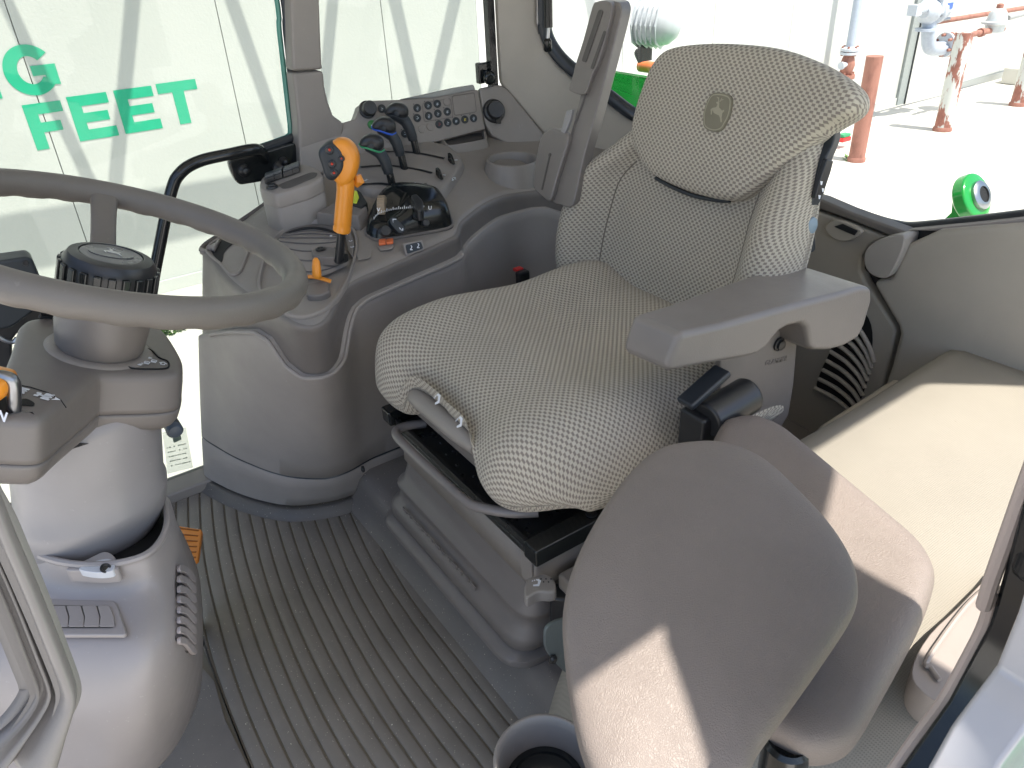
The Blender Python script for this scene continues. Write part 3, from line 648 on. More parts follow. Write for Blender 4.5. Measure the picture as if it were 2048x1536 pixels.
# left jamb and sill
XL = .15
def L_(px, py, x=XL): return at(px, py, 'x', x)
def vert(px, py, z_, x=XL): p = L_(px, py, x); return V((x, p.y, z_))
sealp = [vert(2052, 960, 1.84), L_(2040, 1000), L_(1990, 1180), L_(1970, 1250), L_(1935, 1320), L_(1890, 1400), L_(1835, 1475), L_(1775, 1560)]
mb = MB(); tube(mb, cr(sealp, 5, False), .0055, 10); obj('door_jamb_trim', mb, plastic('pinkish_trim', (.42, .35, .32), .5), cab)
x2 = XL - .004
sl('door_jamb', [vert(2047, 985, 1.84, x2), L_(2042, 1000, x2), L_(1993, 1180, x2), L_(1974, 1250, x2), L_(1894, 1400, x2), L_(1780, 1560, x2), L_(1850, 1600, x2), L_(1915, 1430, x2), L_(2010, 1290, x2), L_(2050, 1180, x2), vert(2075, 1100, 1.84, x2)], (-.03, 0, 0), BLKGL, .005)
x3 = XL - .05
mb = MB(); box(mb, (.118, -.615, 1.32), (.05, .235, 1.06)); obj('door_post', mb, BLKGL, cab, bevel=.01)
sl('door_frame_outer', [V((x3, -.66, 1.05)), L_(2070, 1120, x3), L_(2060, 1130, x3), L_(2030, 1230, x3), L_(1990, 1330, x3), L_(1900, 1450, x3), L_(1850, 1540, x3), L_(1840, 1640, x3), L_(1960, 1600, x3), L_(2048, 1400, x3), V((x3, -.66, .52))], (-.03, 0, 0), plastic('metallic_door_frame', (.35, .35, .37), .18, gs=0), .008)
rows = []
for xx, dr in ((-.01, -.05), (-.02, -.01), (-.05, 0), (-.2, 0), (-.4, 0), (-.52, -.01), (-.55, -.05)):
    rows.append([V((xx, -1.30 + (.80 + dr) * math.cos(R(a)), -.30 + (.80 + dr) * math.sin(R(a)))) for a in range(-10, 150, 8)])
mb = MB(); grid(mb, rows); obj('outer_fender', mb, GREENP, cab, solid=.006, sharp=50)
sl('belt_anchor_trim', cr([at(*p, 'z', .47) for p in ((1990, 1140), (1968, 1160), (1915, 1215), (1860, 1268), (1826, 1328), (1832, 1370), (1885, 1405), (1935, 1360), (1990, 1230))], 3), (0, 0, -.06), plastic('trim_beige', (.28, .245, .22), .45, gs=.15), .012, seg=3)
mb = MB(); tube(mb, cr([at(*p, 'z', .474) for p in ((1985, 1165), (1930, 1215), (1856, 1318), (1862, 1335), (1880, 1360))], 4, False), .003, 8); obj('trim_ridge', mb, MT['trim_beige'], cab)
# ================================================================ CAB FLOOR
fl = MB(); slab(fl, [(-.0, -1.5, -.0008), (1.86, -1.5, -.0008), (1.86, 1.0, -.0008), (-.0, 1.0, -.0008)], (0, 0, -.05)); obj('cab_floor', fl, MATG, smooth=False, kind='structure')
G = [
 [(331,971),(329,997),(325,1060),(322,1130)],
 [(354,959),(352,1047),(352,1110),(356,1180)],
 [(377,948),(377,1051),(382,1121),(393,1180),(415,1291),(438,1365),(468,1447),(505,1536),(530,1590)],
 [(399,940),(401,1051),(411,1136),(421,1180),(447,1284),(475,1372),(510,1465),(545,1536),(572,1590)],
 [(420,950),(422,978),(428,1061),(441,1136),(450,1180),(480,1284),(519,1393),(556,1470),(584,1536),(612,1590)],
 [(444,970),(447,997),(453,1061),(469,1140),(480,1180),(517,1296),(556,1395),(596,1481),(627,1536),(658,1590)],
 [(468,980),(472,1010),(479,1068),(496,1136),(510,1180),(551,1296),(589,1384),(630,1474),(665,1536),(695,1590)],
 [(490,985),(496,1012),(508,1068),(524,1136),(538,1180),(582,1296),(623,1384),(670,1479),(707,1536),(740,1590)],
 [(514,985),(521,1012),(533,1068),(550,1132),(565,1180),(614,1296),(660,1389),(709,1472),(751,1536),(786,1590)],
 [(540,990),(548,1023),(560,1072),(586,1151),(597,1180),(649,1296),(698,1386),(751,1470),(797,1536),(833,1590)],
 [(565,1000),(575,1034),(593,1094),(610,1140),(626,1180),(684,1291),(715,1363),(778,1457),(833,1536),(870,1590)],
 [(590,1005),(600,1034),(618,1089),(637,1136),(656,1180),(680,1230),(743,1342),(802,1439),(872,1536),(910,1590)],
 [(617,1008),(625,1032),(655,1104),(680,1164),(718,1244),(767,1328),(830,1419),(875,1481),(921,1536),(960,1590)],
 [(644,1008),(652,1032),(680,1105),(715,1185),(760,1262),(820,1352),(889,1439),(935,1495),(970,1536),(1005,1590)],
 [(668,1008),(680,1038),(718,1122),(757,1195),(809,1279),(875,1377),(942,1450),(1001,1523),(1040,1590)],
 [(690,1004),(701,1026),(743,1122),(785,1185),(837,1262),(889,1331),(949,1412),(1008,1485),(1060,1560)],
 [(715,1004),(725,1024),(760,1091),(799,1164),(854,1244),(921,1324),(976,1401),(1025,1457),(1090,1540)],
 [(740,1008),(748,1024),(788,1091),(840,1164),(905,1250),(965,1330),(1012,1390),(1050,1440),(1115,1520)],
]
GF = []
for g_ in G: GF.append(resample(cr([at(x, y, 'z', 0) for x, y in g_], 4, False), 60))
for c_ in GF:
    for _ in range(40):
        q_ = [c_[0]] + [(c_[i - 1] + c_[i] * 2 + c_[i + 1]) / 4 for i in range(1, len(c_) - 1)] + [c_[-1]]; c_[:] = q_
for c_ in GF:
    d_ = (c_[-1] - c_[-4]).normalized()
    if c_[-1].x < .8:
        for k_ in range(14):
            if c_[-1].x > .14: c_.append(c_[-1] + d_ * .035)
    c_[:] = resample(c_, 76)
# the bare mat in front of the first groove
GF.insert(0, [p + V((0, .055, 0)) for p in GF[0]])
mb = MB()
def offs(c, d, zz):
    o = []
    for i, p in enumerate(c):
        t_ = (c[min(i + 1, len(c) - 1)] - c[max(i - 1, 0)]).normalized(); nrm = V((-t_.y, t_.x, 0)); o.append(p + nrm * d + V((0, 0, zz)))
    return o
for a, b in zip(GF, GF[1:]):
    s_ = 1 if (offs(a, 1, 0)[30] - b[30]).length < (offs(a, -1, 0)[30] - b[30]).length else -1
    gw = .0019
    rows = [offs(a, s_ * gw, -.001), offs(a, s_ * (gw + .0002), .0015), offs(a, s_ * (gw + .0010), .0022), offs(a, s_ * (gw + .0016), .0024), offs(b, -s_ * (gw + .0016), .0024), offs(b, -s_ * (gw + .0010), .0022), offs(b, -s_ * (gw + .0002), .0015), offs(b, -s_ * gw, -.001)]
    grid(mb, [list(r) for r in zip(*rows)])
obj('ribbed_floor_mat', mb, MATR, kind='structure', sharp=50)
mb = MB(); c_ = GF[1]; slab(mb, [at(*p, 'z', .0035) for p in ((400, 1330), (428, 1362), (450, 1440), (497, 1536), (520, 1600))] + [V((.1, -.13, .0035)), V((.1, .95, .0035)), V((1.75, .95, .0035)), V((1.75, -.04, .0035))] + [at(*p, 'z', .0035) for p in ((325, 940), (318, 1060), (322, 1130), (360, 1250))], (0, 0, -.006)); obj('plain_floor_mat', mb, FLOORM, kind='structure')
# door threshold strip and mat skirt round the console
# seat platform
step = thing('seat_platform', 'dark rubber covered step under the driver seat', 'platform', (1.0, -.6, 0))
prof = [(-.455, .003), (-.462, .012), (-.475, .03), (-.483, .055), (-.49, .08), (-.503, .094), (-.52, .1), (-.8, .1), (-1.46, .1)]
rows = [[V((xx, yy, zz)) for xx in (.3, .6, .9, 1.2, 1.5)] for yy, zz in prof]
mb = MB(); grid(mb, rows); obj('step_cover', mb, FLOORM, step, sharp=60)
mb = MB()
for p_ in ((727, 938), (1014, 1303), (877, 1108)):
    c = at(*p_, 'y', -.488); lathe(mb, c, (0, 1, .2), [(.008, 0), (.008, .003), (.005, .0045), (.004, .002)], 12)
obj('step_screw', mb, BLACK, step)

# ================================================================ DRIVER SEAT
seat = thing('driver_seat', 'beige patterned fabric driver seat with armrests on a rubber bellows suspension', 'seat', (.95, -.7, .1))
SX0, SX1 = .685, 1.275
def sstep(a, b, x): t = max(0, min(1, (x - a) / (b - a))); return t * t * (3 - 2 * t)
NU = 49; rows = []; uvs = []
for i in range(NU):
    u = i / (NU - 1); k = abs(2 * u - 1); u2 = .5 + .5 * math.sin((u - .5) * math.pi)
    u2 = .6 * u + .4 * u2; x = SX0 + (SX1 - SX0) * u2; k = abs(2 * u2 - 1)
    e = (max(0, 1 - k ** 5)) ** (1 / 2.2)
    n = sstep(.83, .88, x) * (1 - sstep(1.055, 1.10, x))
    n2 = sstep(.78, .90, x) * (1 - sstep(1.02, 1.14, x))
    bol = (.022 if x < .97 else .046) * sstep(.30, .85, k)
    zb = .432 + .06 * n + (.03 * (1 - sstep(.685, .76, x)) if x < .76 else 0); yf = -.462 - .030 * n2 - .02 * (k ** 5) - (.085 * ((.79 - x) / .105) ** 2 if x < .79 else 0) - (.05 * sstep(1.14, 1.275, x) ** 2); zt = .572 + bol
    if x < .95: yf += .004
    pts = [(yf, zb + .035), (yf + .004, zb + .06), (yf - .006, zt - .055), (yf - .03, zt - .02), (yf - .075, zt - .001), (-.64, zt + .006), (-.72, zt - .004), (-.82, zt - .016), (-.92, zt - .01), (-1.0, zt - .012), (-1.05, zt - .035), (-1.07, zt - .08),
           (-1.05, zb + .01), (-.9, zb), (-.7, zb), (yf - .09, zb - .0), (yf - .045, zb), (yf - .015, zb + .012)]
    cy, cz = -.75, .48
    e2 = .80 + .20 * e
    P3 = [V((x, cy + (a - cy) * (e2 if a < cy else (.93 + .07 * e)), (cz if False else .432) + (b - .432) * (.03 + .97 * e))) for a, b in pts]
    loop = cr(P3, 5); rows.append(loop)
    acc = 0; r_ = []
    for j, p in enumerate(loop):
        if j: acc += (p - loop[j - 1]).length
        r_.append((x, acc))
    uvs.append(r_)
acu = 0
for i_ in range(NU):
    if i_: acu += (rows[i_][30] - rows[i_ - 1][30]).length
    uvs[i_] = [(acu, b) for a, b in uvs[i_]]
# align v so that the rows are continuous across sections (reference = front nose top)
for r_ in uvs:
    ref = r_[30][1]
    for j in range(len(r_)): r_[j] = (r_[j][0], r_[j][1] - ref)
mb = MB(); grid(mb, rows, closed_u=True, caps=True, uv=uvs)
obj('seat_cushion', mb, FABRIC, seat, sub=1)
# backrest
def yb0(z): return -.992 - .30 * (z - .5)
def xc(z): return 1.015 - .055 * sstep(.73, .88, z)
lev = [(.47, .20, 0, .6), (.50, .245, .3, .9), (.55, .268, .8, 1), (.62, .282, 1, 1), (.69, .282, 1, 1), (.75, .272, .9, 1), (.80, .240, .6, 1), (.85, .208, .35, 1), (.90, .190, .2, 1), (.945, .175, .1, .9), (.975, .150, .0, .75), (.992, .11, 0, .5), (.999, .05, 0, .2)]
LV = cr([V((z, w, b)) for z, w, b, t in lev], 4, False); LT = cr([V((z, t, 0)) for z, w, b, t in lev], 4, False)
rows = []; uvs = []
for q, tq in zip(LV, LT):
    z, w, b = q; th = tq.y; b *= .075
    prof = [(-1, -.018), (-.985, b * .55), (-.90, b * .95), (-.78, b * .85), (-.62, b * .12 - .003), (-.45, .0), (-.2, -.002), (0, -.003), (.2, -.002), (.45, .0), (.62, b * .12 - .003), (.78, b * .85), (.90, b * .95), (.985, b * .55), (1, -.018), (.96, -.045), (.7, -.065), (0, -.075), (-.7, -.065), (-.96, -.045)]
    mid = -.03
    P3 = [V((xc(z) + a * w, yb0(z) + (mid + (c - mid) * th), z)) for a, c in prof]
    loop = cr(P3, 3); rows.append(loop)
    acc = 0; r_ = []
    for j, p in enumerate(loop):
        if j: acc += (p - loop[j - 1]).length
        r_.append([acc, z * 1.05])
    ref = r_[21][0]; uvs.append([(a - ref, c) for a, c in r_])
mb = MB(); grid(mb, rows, closed_u=True, caps=True, uv=uvs)
bko = obj('backrest', mb, FABRIC, seat, sub=1)
for ji in (12, 30):
    sm_ = [r_[ji] + V((0, .0012, 0)) for r_ in rows if .53 < r_[ji].z < .80]; mb = MB(); tube(mb, sm_, .0016, 8); obj('bolster_seam', mb, plain('seam_thread', (.15, .13, .11), .9) if 'seam_thread' not in MT else MT['seam_thread'], bko)
# head pad
hn = V((0, 1, .30)).normalized(); h0 = V((.955, yb0(.85) + .026, .85)); hx = V((-1, 0, 0)); hy = hn.cross(hx)
if hy.z < 0: hy = -hy
def hp(px, py, off=0): return onp(px, py, h0 + hn * off, hn)
hpo = [(1345, 96), (1400, 87), (1470, 86), (1560, 96), (1640, 125), (1695, 158), (1719, 186), (1716, 216), (1690, 237), (1655, 258), (1580, 320), (1500, 386), (1472, 400), (1440, 400), (1380, 384), (1310, 352), (1280, 315), (1266, 268), (1275, 215), (1298, 150), (1318, 115)]
O = resample(cr([hp(*p) for p in hpo], 5), 120, True); cen = sum(O, V()) / len(O)
mb = MB(); rows = []; uvs = []
for s_, h_ in [(.90, -.062), (.96, -.05), (.992, -.03), (1.0, -.012), (.992, .002), (.975, .010), (.94, .016), (.88, .020), (.8, .023), (.68, .026), (.5, .029), (.3, .031), (.12, .032), (.02, .032)]:
    r_ = [cen + (p - cen) * s_ + hn * h_ for p in O]
    # the top edge of the pad rolls back over the backrest
    r_ = [p - hn * (.10 * max(0, (p - cen).dot(hy) - .09) ** 1.3 * 4) for p in r_]
    rows.append(r_); uvs.append([((p - cen).dot(hx) + (0 if h_ > 0 else 0), (p - cen).dot(hy) - (h_ if h_ < 0 else 0) * (1 if (p - cen).dot(hy) > 0 else -1) * .8) for p in r_])
grid(mb, rows, closed_u=True, caps=True, uv=uvs); obj('head_pad', mb, FABRIC, seat, sub=1)
# black gap strip under the pad
mb = MB(); tube(mb, cr([hp(*p, -.008) for p in ((1312, 356), (1345, 374), (1390, 392), (1440, 401), (1460, 401))], 4, False), .0042, 8); obj('pad_hinge_strip', mb, RUBBER, seat)
# emblem on the pad
def emblem(name, cc, ex_, ey_, en_, s, mA, mB_, parent, oval=False):
    if oval: o = [cc + ex_ * (1.25 * s * math.cos(a)) + ey_ * (.8 * s * math.sin(a)) for a in [2 * math.pi * i / 40 for i in range(40)]]
    else: o = roundpoly([cc + ex_ * a * s * 1.25 + ey_ * b * s for a, b in ((-.62, .95), (0, 1.05), (.62, .95), (.78, 0), (.55, -.85), (.2, -1.02), (-.2, -1.02), (-.55, -.85), (-.78, 0))], .35 * s, 4)
    mb = MB(); slab(mb, [p - en_ * .004 for p in o], en_ * .0048); e_ = obj(name, mb, mA, parent)
    if not oval:
        mb = MB(); i_ = [cc + (p - cc) * .87 for p in o]; mm = [cc + (p - cc) * .93 for p in o]
        rows = [[p + en_ * .0009 for p in mm], [p + en_ * .0016 for p in mm], [p + en_ * .0016 for p in i_], [p + en_ * .0009 for p in i_]]; grid(mb, rows, closed_u=True); obj('emblem_border', mb, mB_, e_, smooth=False)
    st = [(-.52, .06), (-.40, .20), (-.12, .28), (-.08, .45), (-.22, .52), (-.20, .58), (-.02, .62), (.04, .52), (.10, .30), (.38, .16), (.52, .22), (.56, .14), (.46, .02), (.50, -.22), (.60, -.46), (.52, -.50), (.40, -.28), (.26, -.14), (0, -.10), (-.18, -.06), (-.34, .08), (-.30, -.16), (-.38, -.18), (-.46, .04)]
    an = [[(-.08, .60), (-.16, .86), (-.12, .88), (-.02, .64)], [(-.12, .74), (-.30, .84), (-.28, .88), (-.12, .80)], [(.0, .62), (.10, .86), (.14, .84), (.06, .60)], [(.06, .72), (.26, .80), (.26, .76), (.06, .66)]]
    mb = MB(); k = .92
    for q in [st] + an: slab(mb, [cc + ex_ * a * s * k + ey_ * b * s * k + en_ * .0009 for a, b in q], en_ * .0008)
    obj('emblem_stag', mb, mB_, e_, smooth=False); return e_
ec = hp(1434, 225, .0345); emblem('emblem', ec, -hx if (-hx).dot(RT) > 0 else hx, hy, hn, .031, LOGOG, LOGOL, seat)
# lift handle in the front of the cushion
mb = MB(); tube(mb, [(x_, -.487, .503) for x_ in (1.07, 1.063, 1.045, 1.02, 1.0, .97, .93, .90, .86)], [.010, .016, .018, .018, .018, .018, .018, .016, .012], 16); obj('cushion_lift_handle', mb, GREY, seat)
def arrow_mark(c, u, v, s, par):
    mb = MB(); u, v = V(u).normalized(), V(v).normalized(); n = u.cross(v)
    slab(mb, [c + u * a * s + v * b * s for a, b in ((-.1, .5), (.25, .5), (.45, -.1), (.2, .0), (.05, .28), (-.1, .3))], n * .0006)
    slab(mb, [c + u * a * s + v * b * s for a, b in ((.45, -.1), (.0, -.45), (-.1, -.35), (.22, .0))], n * .0006)
    for k in range(3): slab(mb, [c + u * (a - .12 * k) * s + v * (b - .18 * k) * s for a, b in ((-.2, .4), (-.12, .4), (-.12, .26), (-.2, .26))], n * .0006)
    obj('arrow_mark', mb, WHITE, par, smooth=False)
for q in ((874, 799), (918, 845)):
    c = at(*q, 'y', -.474); c.z = c.z
    arrow_mark(at(*q, 'y', -.466), (-1, 0, 0), (0, -.5, 1), .020, seat)
mb = MB(); box(mb, (.98, -.515, .452), (.34, .02, .045)); obj('cushion_pan', mb, DGREY, seat, bevel=.006)
# black steel tray
mb = MB(); box(mb, (.957, -.72, .372), (.455, .46, .012)); obj('frame_tray', mb, BLKMET, seat, bevel=.003)
for k in range(26):
    mb = MB(); lathe(mb, (random.uniform(.78, 1.14), random.uniform(-.58, -.5), .3785), (0, 0, 1), [(random.uniform(.002, .006), 0), (.001, .002)], 8); obj('tray_rivet', mb, BLKMET, seat)
for xx, nm in ((.716, 'near'), (1.198, 'far')):
    mb = MB(); box(mb, (xx, -.735, .392), (.034, .51, .032)); o_ = obj('frame_rail', mb, BLKGL, seat, bevel=.004)
mb = MB(); box(mb, (.957, -.496, .381), (.45, .008, .018)); obj('front_tray_lip', mb, BLKMET, seat, bevel=.001)
mb = MB(); lathe(mb, (.716, -.60, .408), (0, 0, 1), [(.009, 0), (.009, .002), (.006, .003)], 16); obj('rail_plug', mb, BLACK, seat)
# fore/aft bar
mb = MB(); tube(mb, cr([(1.128, -.53, .392), (1.135, -.49, .398), (1.12, -.464, .400), (1.05, -.46, .400), (.95, -.462, .400), (.87, -.466, .400), (.84, -.476, .402), (.80, -.505, .404), (.775, -.54, .404)], 6, False), .0085, 14); obj('slide_bar', mb, plastic('painted_bar', (.20, .18, .17), .35, gs=0), seat)
# suspension shroud and bellows
def rring(hx_, hy_, z, r, cx=.957, cyr=-.945, n=6):
    # front edge at y = -.945 + 2*hy_ ; rounded rectangle
    c = [(cx - hx_, cyr), (cx - hx_, cyr + 2 * hy_), (cx + hx_, cyr + 2 * hy_), (cx + hx_, cyr)]
    return roundpoly([V((a, b, z)) for a, b in c], r, n)
mb = MB(); grid(mb, [rring(.226, .222, .364, .012), rring(.228, .2235, .33, .014), rring(.230, .2245, .296, .02)], closed_u=True); obj('suspension_shroud', mb, GREY, seat, solid=.004, sharp=50)
mb = MB()
box(mb, (.75, -.4985, .332), (.03, .006, .065)); obj('shroud_clip', mb, GREY, seat, bevel=.002)
bp = [(0, .300), (.004, .27), (.010, .245), (.024, .232), (.026, .224), (.018, .216), (.016, .20), (.022, .182), (.036, .170), (.040, .160), (.040, .140), (.030, .134), (.030, .122), (.052, .116), (.056, .106), (.056, .1)]
mb = MB(); grid(mb, [rring(.226 + o_ * .75, .2225 + o_ * .38, z_, .03 + o_ * .6, cx=.957 + (.3 - z_) * .27, cyr=-.945) for o_, z_ in bp], closed_u=True); obj('suspension_bellows', mb, plastic('bellows_rubber', (.175, .158, .147), .42, gs=.15, wear=.25), seat, sharp=60)
bt = MB()
for k in range(13):
    c = V((1.16 - .022 * k, -.4755 + .0, .184)); box(bt, c, (.012 if k % 3 else .018, .003, .009))
obj('moulded_lettering', bt, MT['bellows_rubber'], seat, bevel=.001)
# front corner knob
kn = at(1085, 1168, 'x', .70)
mb = MB(); slab(mb, cr([at(*p, 'z', kn.z + .012) for p in ((1052, 1160), (1075, 1150), (1090, 1147), (1108, 1158), (1112, 1178), (1100, 1184), (1075, 1184), (1050, 1195))], 3), (0, 0, -.022)); o_ = obj('damper_knob', mb, GREY, seat, bevel=.004)
arrow_mark(at(1072, 1166, 'z', kn.z + .0126), (-.9, -.2, 0), (.4, -1, 0), .017, seat)
mb = MB()
for k in range(5): lathe(mb, at(1082 + 5 * k, 1158 + (k % 2) * 6, 'z', kn.z + .0122), (0, 0, 1), [(.0014, 0), (.0012, .0006)], 8)
obj('knob_dots', mb, BLACK, seat)
mb = MB(); box(mb, (.70, -.60, .30), (.03, .14, .05)); obj('side_housing', mb, GREY, seat, bevel=.006)
mb = MB(); box(mb, (.72, -.40, .105), (.08, .10, .012)) if False else box(mb, at(1082, 1285, 'z', .103), (.05, .07, .005)); obj('dark_gap_patch', mb, BLKMET, seat, bevel=.001)  # thin black box put in for the dark of a gap by the bellows
# near armrest (folded down)
def nx(y): return .668 - .045 * sstep(-.66, -1.12, y) * 1.0
pr = [(1290, 707), (1285, 668)]
side = [at(*p, 'x', .652) for p in ((1372, 672), (1450, 650), (1560, 612), (1650, 583), (1700, 566), (1719, 566), (1720, 590), (1706, 640), (1693, 668), (1665, 686), (1640, 694), (1612, 696), (1603, 688), (1599, 652), (1592, 643), (1566, 651), (1553, 660), (1543, 672), (1530, 692), (1512, 708), (1490, 716), (1420, 733), (1355, 750), (1346, 748), (1352, 720))]
def f_near(y): return .672 - .045 * sstep(-.62, -1.1, -(-y)) if False else .668 - .04 * min(1, max(0, (-.64 - y) / .45))
def f_far(y): return .742 + .03 * min(1, max(0, (-.64 - y) / .45)) - .0
near_ = [V((f_near(p.y), p.y, p.z)) for p in side]; far_ = [V((f_far(p.y), p.y + .012, p.z + .002)) for p in side]
mb = MB(); n_ = len(side); mb.add(near_ + far_, [tuple(range(n_)), tuple(range(2 * n_ - 1, n_ - 1, -1))] + [(i, (i + 1) % n_, n_ + (i + 1) % n_, n_ + i) for i in range(n_)])
obj('armrest', mb, ARM, seat, bevel=.014, seg=4, label='armrest folded down on the near side')
mb = MB(); sb = [at(*p, 'x', .69) for p in ((1440, 720), (1470, 700), (1600, 640), (1594, 700), (1588, 770), (1578, 830), (1550, 880), (1500, 900), (1430, 900), (1440, 790))]
slab(mb, sb, (.012, 0, 0)); obj('armrest_bracket', mb, DGREY, seat, bevel=.004)
mb = MB()
for p_, r_ in (((1557, 688), .0085), ((1575, 661), .006)): lathe(mb, at(*p_, 'x', .689), (-1, 0, 0), [(r_ * 1.4, 0), (r_ * 1.4, .003), (r_, .004), (r_, .008), (r_ * .6, .009)], 20)
obj('bracket_bolt', mb, BLACK, seat)
text('moulded_marking', 'GRAMMER', at(1553, 722, 'x', .6893), at(1590, 712, 'x', .689) - at(1530, 727, 'x', .689), (0, 0, 1), .0125, DGREY, seat, bold=.0003)
# belt retractor / buckle box
bx_ = at(1455, 805, 'x', .64)
mb = MB(); tube(mb, [bx_ + V((0, .045, -.014)), bx_ + V((0, -.05, -.004))], .029, 24); box(mb, bx_ + V((.015, .01, -.05)), (.05, .10, .09)); obj('belt_reel_cover', mb, BLACK, seat, bevel=.006)
mb = MB(); box(mb, bx_ + V((.022, .03, .028)), (.032, .085, .012), (V((1, 0, 0)), V((0, .93, -.36)), V((0, .36, .93)))); obj('belt_reel_lid', mb, RUBBER, seat, bevel=.004)
mb = MB(); lathe(mb, bx_ + V((-.037, .045, -.018)), (-1, .3, 0), [(.006, 0), (.006, .002), (.004, .003)], 14); lathe(mb, bx_ + V((-.03, -.02, -.045)), (-1, 0, 0), [(.006, 0), (.006, .002)], 14); obj('reel_screw', mb, STEEL, seat)
# buckle on the far side
c = at(1045, 545, 'y', -.95); mb = MB(); box(mb, c + V((0, 0, -.03)), (.022, .03, .07)); bk = obj('belt_buckle', mb, BLACK, seat, bevel=.005)
mb = MB(); box(mb, c + V((.014, .002, .004)), (.018, .02, .008)); obj('buckle_button', mb, REDB, bk, bevel=.002)
mb = MB(); slab(mb, [at(*p, 'y', -1.02) for p in ((1135, 460), (1150, 460), (1160, 540), (1150, 560), (1105, 545), (1120, 490))], (0, -.03, 0)); obj('belt_cover', mb, GREY, seat, bevel=.008)
mb = MB(); slab(mb, [at(*p, 'y', -1.04) for p in ((1140, 420), (1200, 420), (1200, 600), (1120, 560))], (0, -.03, 0)); obj('back_frame', mb, BLACK, seat, bevel=.004)
# far armrest (folded up)
an_ = V((0, 1, .40)).normalized(); a0 = V((1.30, -.965, .69))
def ap(px, py, off=0): return onp(px, py, a0 + an_ * off, an_)
aD = V((.01, -.036, .0))
arm = MB(); slab(arm, cr([ap(*p) for p in ((1205, 1), (1232, 3), (1241, 12), (1241, 34), (1222, 110), (1196, 210), (1182, 262), (1166, 320), (1150, 395), (1140, 415), (1122, 411), (1103, 402), (1108, 370), (1130, 300), (1148, 240), (1160, 190), (1172, 150), (1190, 60), (1196, 12))], 3), aD)
ao = obj('raised_armrest', arm, ARM, seat, bevel=.008, seg=3, label='armrest folded up against the backrest on the far side')
mb = MB(); slab(mb, cr([ap(*p, .012) for p in ((1184, 14), (1192, 4), (1210, 1), (1222, 8), (1222, 26), (1212, 70), (1196, 125), (1184, 150), (1172, 185), (1160, 190), (1142, 184), (1137, 176), (1146, 148), (1150, 130), (1166, 80))], 3), aD * .5); obj('armrest_insert', mb, ARM, ao, bevel=.003)
for o1, o2, w_ in (((1203, 20), (1168, 124), .0075), ((1211, 62), (1184, 138), .0045)):
    q = [ap(o1[0], o1[1], .0125), ap(o2[0], o2[1], .0125)]; d_ = (q[1] - q[0]).normalized(); s_ = d_.cross(an_) * w_
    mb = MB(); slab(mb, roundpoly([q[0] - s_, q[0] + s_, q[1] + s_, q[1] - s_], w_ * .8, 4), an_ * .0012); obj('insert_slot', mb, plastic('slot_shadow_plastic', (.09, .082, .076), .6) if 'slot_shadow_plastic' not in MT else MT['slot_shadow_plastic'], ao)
mb = MB(); slab(mb, cr([ap(*p, .014) for p in ((1092, 262), (1104, 257), (1128, 266), (1136, 278), (1128, 310), (1112, 360), (1100, 402), (1084, 394), (1068, 378), (1066, 350), (1074, 300), (1082, 272))], 3), aD * .5); lo_ = obj('armrest_hinge_cover', mb, ARM, ao, bevel=.005)
q = [ap(1100, 310, .0145), ap(1084, 380, .0145)]; d_ = (q[1] - q[0]).normalized(); s_ = d_.cross(an_) * .0022
mb = MB(); slab(mb, [q[0] - s_, q[0] + s_, q[1] + s_, q[1] - s_], an_ * .001); lathe(mb, q[0] + an_ * .0, an_, [(.004, 0), (.004, .0012)], 14); obj('hinge_slot', mb, MT['slot_shadow_plastic'], ao)
q = [ap(1190, 130, .001), ap(1168, 200, .001), ap(1150, 250, .001), ap(1128, 330, .001), ap(1108, 400, .001)]
mb = MB(); tube(mb, q, .0022, 6); obj('joint_line', mb, MT['slot_shadow_plastic'], ao)
mb = MB(); slab(mb, [ap(*p, .012) for p in ((1132, 222), (1144, 220), (1140, 240), (1128, 272), (1120, 270))], aD * .3); obj('release_tab', mb, plastic('tab_grey', (.30, .29, .29), .4), ao, bevel=.002)
# control strip on the near edge of the backrest
sx_ = .748
def bs_(px, py, x=sx_): return at(px, py, 'x', x)
mb = MB(); slab(mb, cr([bs_(*p) for p in ((1672, 240), (1682, 262), (1680, 285), (1662, 330), (1650, 385), (1634, 420), (1630, 460), (1632, 500), (1612, 502), (1612, 460), (1630, 380), (1650, 320), (1668, 280))], 3), (.02, 0, 0)); obj('back_shell_edge', mb, RUBBER, seat, bevel=.003)
mb = MB(); slab(mb, [bs_(*p, sx_ - .006) for p in ((1655, 318), (1668, 322), (1662, 345), (1645, 395), (1630, 398), (1636, 375))], (.01, 0, 0)); cs = obj('control_strip', mb, BLACK, seat, bevel=.002)
mb = MB()
for p_ in ((1641, 362), (1644, 376), (1637, 390)): slab(mb, [bs_(p_[0], p_[1], .741), bs_(p_[0] + 5, p_[1] + 1, .741), bs_(p_[0] + 3, p_[1] + 8, .741), bs_(p_[0] + 1, p_[1] + 8, .741)], (.0006, 0, 0))
obj('strip_marks', mb, WHITE, cs, smooth=False)
mb = MB(); lathe(mb, bs_(1621, 452, .745), (-1, .1, 0), [(.016, 0), (.015, .004), (.01, .006), (.002, .007)], 20, sx=.8); obj('lumbar_button', mb, plastic('blue_grey_knob', (.20, .27, .33), .4), seat)

